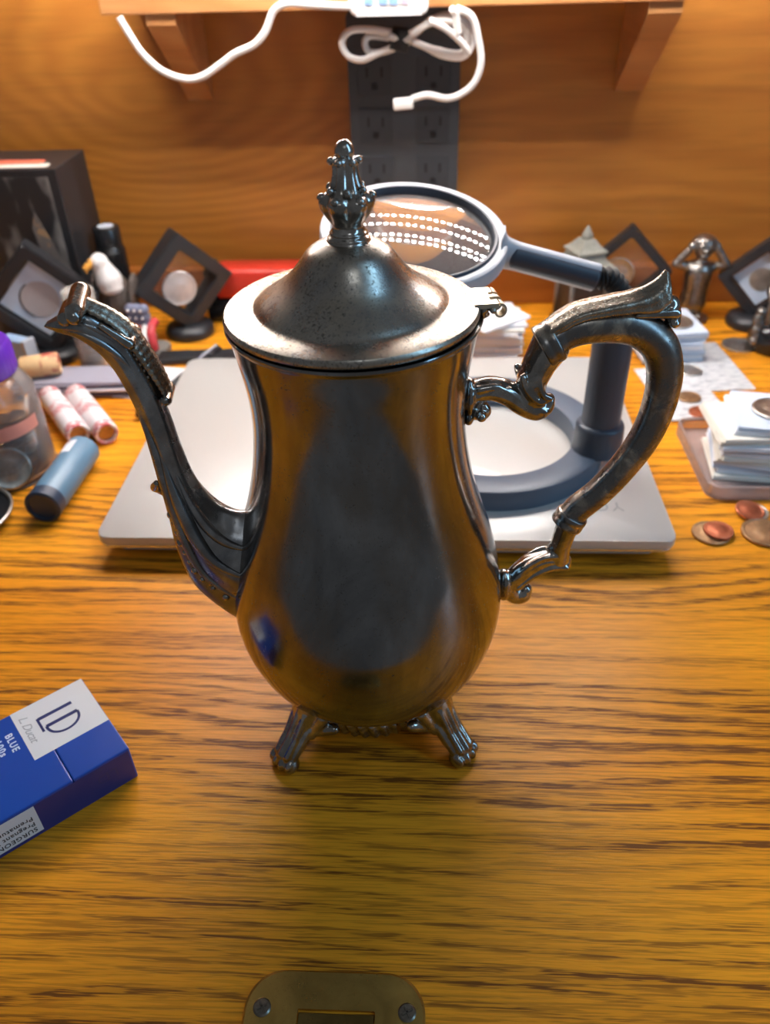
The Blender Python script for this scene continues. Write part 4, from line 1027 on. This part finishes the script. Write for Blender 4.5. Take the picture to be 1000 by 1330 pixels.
# ================================================================== white cardboard coin flips
FS = 0.0545
def flip_mesh(th, m, name='coin_flip'):
    b = bmesh.new()
    box_bm(FS, FS, th * 0.46, th * 0.16, 1, 0, 0, th * 0.24, bm=b)
    box_bm(FS - 0.0006, FS - 0.0006, th * 0.46, th * 0.16, 1, 0.0003, 0, th * 0.73, bm=b)
    me = bpy.data.meshes.new(name); b.to_mesh(me); b.free(); me.materials.append(M[m]); return me
FM = {m: flip_mesh(0.0030, m) for m in ('card', 'card_blue', 'cream')}
ORD = ['topmost', 'second', 'third', 'fourth', 'fifth', 'sixth', 'seventh', 'eighth', 'ninth', 'tenth', 'eleventh', 'twelfth', 'thirteenth', 'fourteenth', 'fifteenth']
def stack(n, x, y, z, rot, where, group, jit, mats, special=None, rj=6, top_rot=None):
    zz = z
    for k in range(n):
        i = n - 1 - k
        o = bpy.data.objects.new('coin_flip', FM[mats[k % len(mats)]]); C.objects.link(o)
        dx, dy, dr = random.uniform(-jit, jit), random.uniform(-jit, jit), R(random.uniform(-rj, rj))
        o.location = (x + dx, y + dy, zz); o.rotation_euler = (0, 0, R(rot) + dr)
        if special and i in special:
            sx, sy, sr = special[i]; o.location = (sx, sy, zz); o.rotation_euler = (0, 0, R(sr))
        lab_ = ORD[i] + ' white coin flip of the stack ' + where + (', counted down' if i else '')
        tag(o, lab_, 'coin flip', group)
        zz += 0.00302
    return zz
# behind the laptop, right of the pot lid
stack(11, 0.0600, 0.7085, 0.0, 0, 'behind the laptop', 'coin flips behind the laptop', 0.0022, ['card', 'card_blue', 'card', 'cream', 'card'], {0: (0.0560, 0.7030, 38), 1: (0.0585, 0.7065, 12), 3: (0.058, 0.707, -7)})
# beyond the handle on the right: two sleeves under a short stack
sl = obj('coin_sleeve', slab_bm(round_rect(0.056, 0.092, 0.001), 0, 0.0009), 'sleeveprint', None, False, (0.2440, 0.6620, 0), (0, 0, R(5)))
tag(sl, 'flat printed plastic coin sleeve lying on the desk right of the pot handle', 'sleeve')
sl2 = obj('coin_sleeve', slab_bm(round_rect(0.050, 0.090, 0.001), 0, 0.0009), 'sleeveprint', None, False, (0.2120, 0.6120, 0.0010), (0, 0, R(7)))
tag(sl2, 'flat plastic sleeve with two brown coins on it, seen through the pot handle edge', 'sleeve')
coin(CN['greycopper'], 'brown coin on the flat sleeve, the farther of two', (0.2160, 0.6010, 0.0019))
coin(CN['penny'], 'red-brown coin on the flat sleeve, the nearer of two', (0.2190, 0.5760, 0.0019))
coin(CN['nickel'], 'grey coin on the printed sleeve in front of the short flip stack', (0.2290, 0.6500, 0.0009))
zt2 = stack(9, 0.2160, 0.6950, 0.0010, 3, 'beyond the pot handle', 'coin flips beyond the pot handle', 0.0014, ['card_blue', 'card', 'card_blue'], {0: (0.2160, 0.6950, 7)}, 3)
coin(CN['half'], 'large grey coin in the top flip of the stack beyond the pot handle', (0.2215, 0.6920, zt2 + 0.0001))
# in a clear tray at the right edge
tr = empty('tray', 'low clear plastic tray with rounded corners holding coin flips at the right edge', 'tray', (0.2450, 0.5080, 0))
trp = ring_solid(round_rect(0.104, 0.096, 0.010, 8), round_rect(0.100, 0.092, 0.008, 8), 0.0, 0.0100, 0.0006)
obj('rim', trp, 'tray', tr, True, None, None, 40)
obj('bottom', slab_bm(round_rect(0.1002, 0.0922, 0.008), 0.0, 0.0012), 'tray', tr, False)
zt3 = stack(13, 0.2340, 0.5080, 0.0013, -8, 'in the clear tray', 'coin flips in the clear tray', 0.0024, ['cream', 'card', 'card_blue', 'card', 'cream'],
            {0: (0.2450, 0.5110, -11), 1: (0.2425, 0.5110, -9), 2: (0.2300, 0.5095, 2), 3: (0.2290, 0.5105, 0), 9: (0.236, 0.508, -16)}, 5)
coin(CN['half'], 'large grey coin in the top flip of the stack in the clear tray', (0.2450, 0.5115, zt3 + 0.0001))
# loose coins on the desk, right
coin(CN['brown'], 'brown coin on the desk under the red coin, right of the laptop', (0.1850, 0.4215, 0))
coin(CN['penny'], 'reddish coin lying on a brown coin right of the laptop', (0.1895, 0.4220, 0.0021))
coin(CN['largebronze'], 'large dark brown coin on the desk at the right edge', (0.2190, 0.4220, 0))
coin(CN['penny'], 'copper coin leaning on the large brown coin at the right edge', (0.2160, 0.4440, 0.0022), (R(6), R(4), 0))
coin(CN['nickel'], 'grey coin under the copper coin at the right edge in front of the tray', (0.2185, 0.4450, 0))
coin(CN['half'], 'silver coin lying beside the pewter figurine at the right edge', (0.2870, 0.7030, 0))

# ================================================================== right figurines and frames
pg = empty('pagoda_figurine', 'brown lantern figurine with a stepped grey stone roof behind the gooseneck', 'figurine', (0.1470, 0.7560, 0), R(20))
obj('plinth', box_bm(0.042, 0.036, 0.008, 0.0015, 2, 0, 0, 0.004), 'darkbrown', pg, True, None, None, 40)
obj('house', box_bm(0.034, 0.028, 0.050, 0.002, 2, 0, 0, 0.033), 'darkbrown', pg, True, None, None, 40)
for s in (-1, 1):
    for k in (-1, 1): obj('pillar', tube_bm([(s * 0.0175, k * 0.0145, 0.008), (s * 0.0175, k * 0.0145, 0.059)], 0.0022, 10), 'rock', pg, True)
def roof(z, r0, r1, h):
    pr = cr([(r0, z), (r0 * 1.02, z + h * 0.12), (r0 * 0.72, z + h * 0.42), (r1, z + h)], 12)
    b = lathe_bm([(r0 * 0.9, z - 0.001)] + pr, 4 * 6, lambda r, zz, th: r / max(abs(math.cos(((th + PI / 4) % (PI / 2)) - PI / 4)), 0.72))
    return b
obj('roof', roof(0.0585, 0.0225, 0.0130, 0.0140), 'stone', pg, True, None, None, 30)
obj('roof', roof(0.0725, 0.0150, 0.0060, 0.0110), 'stone', pg, True, None, None, 30)
obj('roof_knob', lathe_bm(cr([(0.004, 0.083), (0.0052, 0.086), (0.0036, 0.090), (0.0012, 0.0945), (0, 0.095)], 14), 20), 'stone', pg, True)

f3, z3 = coin_frame('empty-looking black diamond display frame behind the gooseneck against the hutch', (0.1920, 0.7750, 0), R(-8), 0.0600, 0.0075, 0.014)
coin(CN['half'], 'brownish coin floating in the black frame behind the gooseneck', Vector((0.1920, 0.7750, 0)) + Matrix.Rotation(R(-8), 3, 'Z') @ Vector((-0.008, -0.002, z3 - 0.004)), (R(90), 0, R(-8)))
f4, z4 = coin_frame('black diamond display frame with a pale card at the right edge', (0.3130, 0.7520, 0), R(-20), 0.0560, 0.0080, 0.015)
cf4 = empty('coin_card', 'pale blue coin card inside the black frame at the right edge', 'coin card', Vector((0.3130, 0.7520, z4)) + Matrix.Rotation(R(-20), 3, 'Z') @ Vector((0, -0.0012, 0)), R(-20))
pf = box_bm(0.036, 0.0012, 0.036, 0.0003, 1); bmesh.ops.rotate(pf, cent=(0, 0, 0), matrix=Matrix.Rotation(R(45), 3, 'Y'), verts=pf.verts)
obj('card', pf, 'card_blue', cf4, False)
obj('window', lathe_bm([(0.011, 0), (0.011, 0.0004), (0, 0.0004)], 28), 'nickel', cf4, False, (0, -0.0006, 0), (R(90), 0, 0))

# pewter figurine holding both hands to its ears
mk = empty('pewter_figurine', 'pewter figurine of a standing figure with both hands raised to its ears', 'figurine', (0.2580, 0.7660, 0), R(-4))
mk.scale = (1.12, 1.12, 0.94)
b = bmesh.new()
limb(b, (0, 0, 0.016), (0, 0, 0.030), 0.0112, 0.0104); limb(b, (0, 0, 0.030), (0, 0, 0.050), 0.0104, 0.0118)
limb(b, (-0.0085, 0, 0.0535), (0.0085, 0, 0.0535), 0.0058, 0.0058); limb(b, (0, 0, 0.054), (0, -0.001, 0.064), 0.0050, 0.0048)
ball(b, (0, -0.0015, 0.0735), (0.0088, 0.0092, 0.0108)); ball(b, (0, 0.0005, 0.0785), (0.0098, 0.0098, 0.0072))
ball(b, (0, -0.0102, 0.0720), (0.0018, 0.0026, 0.0022)); ball(b, (0, -0.0085, 0.0672), (0.0042, 0.0026, 0.0012))
for s in (-1, 1):
    ball(b, (s * 0.0036, -0.0090, 0.0752), (0.0020, 0.0012, 0.0012)); ball(b, (s * 0.0036, -0.0088, 0.0775), (0.0026, 0.0014, 0.0009))
    limb(b, (s * 0.0100, 0, 0.0540), (s * 0.0205, -0.002, 0.0570), 0.0045, 0.0040); limb(b, (s * 0.0205, -0.002, 0.0570), (s * 0.0125, -0.003, 0.0705), 0.0040, 0.0032)
    ball(b, (s * 0.0105, -0.0025, 0.0740), (0.0032, 0.0040, 0.0048))
    for k in range(4): limb(b, (s * 0.0100, -0.0045 + 0.0022 * k, 0.0765), (s * (0.0080 - 0.0004 * k), -0.0040 + 0.0024 * k, 0.0815), 0.0012, 0.0010)
    limb(b, (s * 0.0045, 0, 0.022), (s * 0.0050, -0.001, 0.006), 0.0058, 0.0042); ball(b, (s * 0.0052, -0.0040, 0.0045), (0.0040, 0.0075, 0.0032))
melt('figure', b, 'pewter', mk, 0.0009, 2, (0, 0, 0.0022))
obj('base', lathe_bm(cr([(0.0145, 0), (0.0150, 0.0015), (0.0140, 0.0034), (0.0, 0.0038)], 14), 36), 'pewter', mk, True)

# pewter warrior on a dark round base, cut by the right edge
wz = empty('pewter_figurine', 'pewter figurine of a robed figure on a round dark base at the right edge', 'figurine', (0.3180, 0.7000, 0), R(-12))
obj('base', lathe_bm(cr([(0.0225, 0.0), (0.0250, 0.006), (0.0245, 0.016), (0.0200, 0.024), (0.010, 0.0275), (0.0, 0.0282)], 30), 44), 'blackgloss', wz, True)
b = bmesh.new()
limb(b, (0, 0, 0.032), (0, 0, 0.048), 0.0125, 0.0095); limb(b, (0, 0, 0.048), (0, -0.001, 0.066), 0.0095, 0.0090)
limb(b, (-0.007, 0, 0.067), (0.007, 0, 0.067), 0.0055, 0.0055); ball(b, (0, -0.002, 0.0805), (0.0068, 0.0072, 0.0085)); limb(b, (0, 0, 0.084), (0.001, 0.002, 0.103), 0.0078, 0.0012)
ball(b, (0, -0.0088, 0.0795), (0.0014, 0.0020, 0.0018)); limb(b, (0, -0.0070, 0.0745), (0, -0.0095, 0.060), 0.0046, 0.0014)
for s in (-1, 1):
    limb(b, (s * 0.0105, 0, 0.067), (s * 0.0155, -0.004, 0.054), 0.0046, 0.0042); limb(b, (s * 0.0155, -0.004, 0.054), (s * 0.0145, -0.0125, 0.049), 0.0042, 0.0034)
    ball(b, (s * 0.0145, -0.0145, 0.049), 0.0032); ball(b, (s * 0.0028, -0.0078, 0.0830), 0.0011)
    for k in range(3): limb(b, (s * (0.004 + 0.004 * k), -0.008 + 0.002 * k, 0.050), (s * (0.006 + 0.0045 * k), -0.012 + 0.003 * k, 0.028), 0.0020, 0.0030)
melt('figure', b, 'pewter', wz, 0.0010, 2)
obj('staff', tube_bm([(-0.0150, -0.0160, 0.027), (-0.0145, -0.0150, 0.060), (-0.0150, -0.0140, 0.094)], 0.0013, 10), 'pewter', wz, True)
b = bmesh.new(); ball(b, (-0.0150, -0.0140, 0.096), 0.0034)
obj('staff_orb', b, 'nickel', wz, True)
b = bmesh.new()
for k in range(6): ball(b, (-0.021 + 0.0012 * (k % 2), -0.012 + 0.002 * k * 0.6, 0.010 + 0.0050 * k), (0.0046, 0.0050, 0.0046), 12)
melt('side_ornament', b, 'pewter', wz, 0.0010, 1)
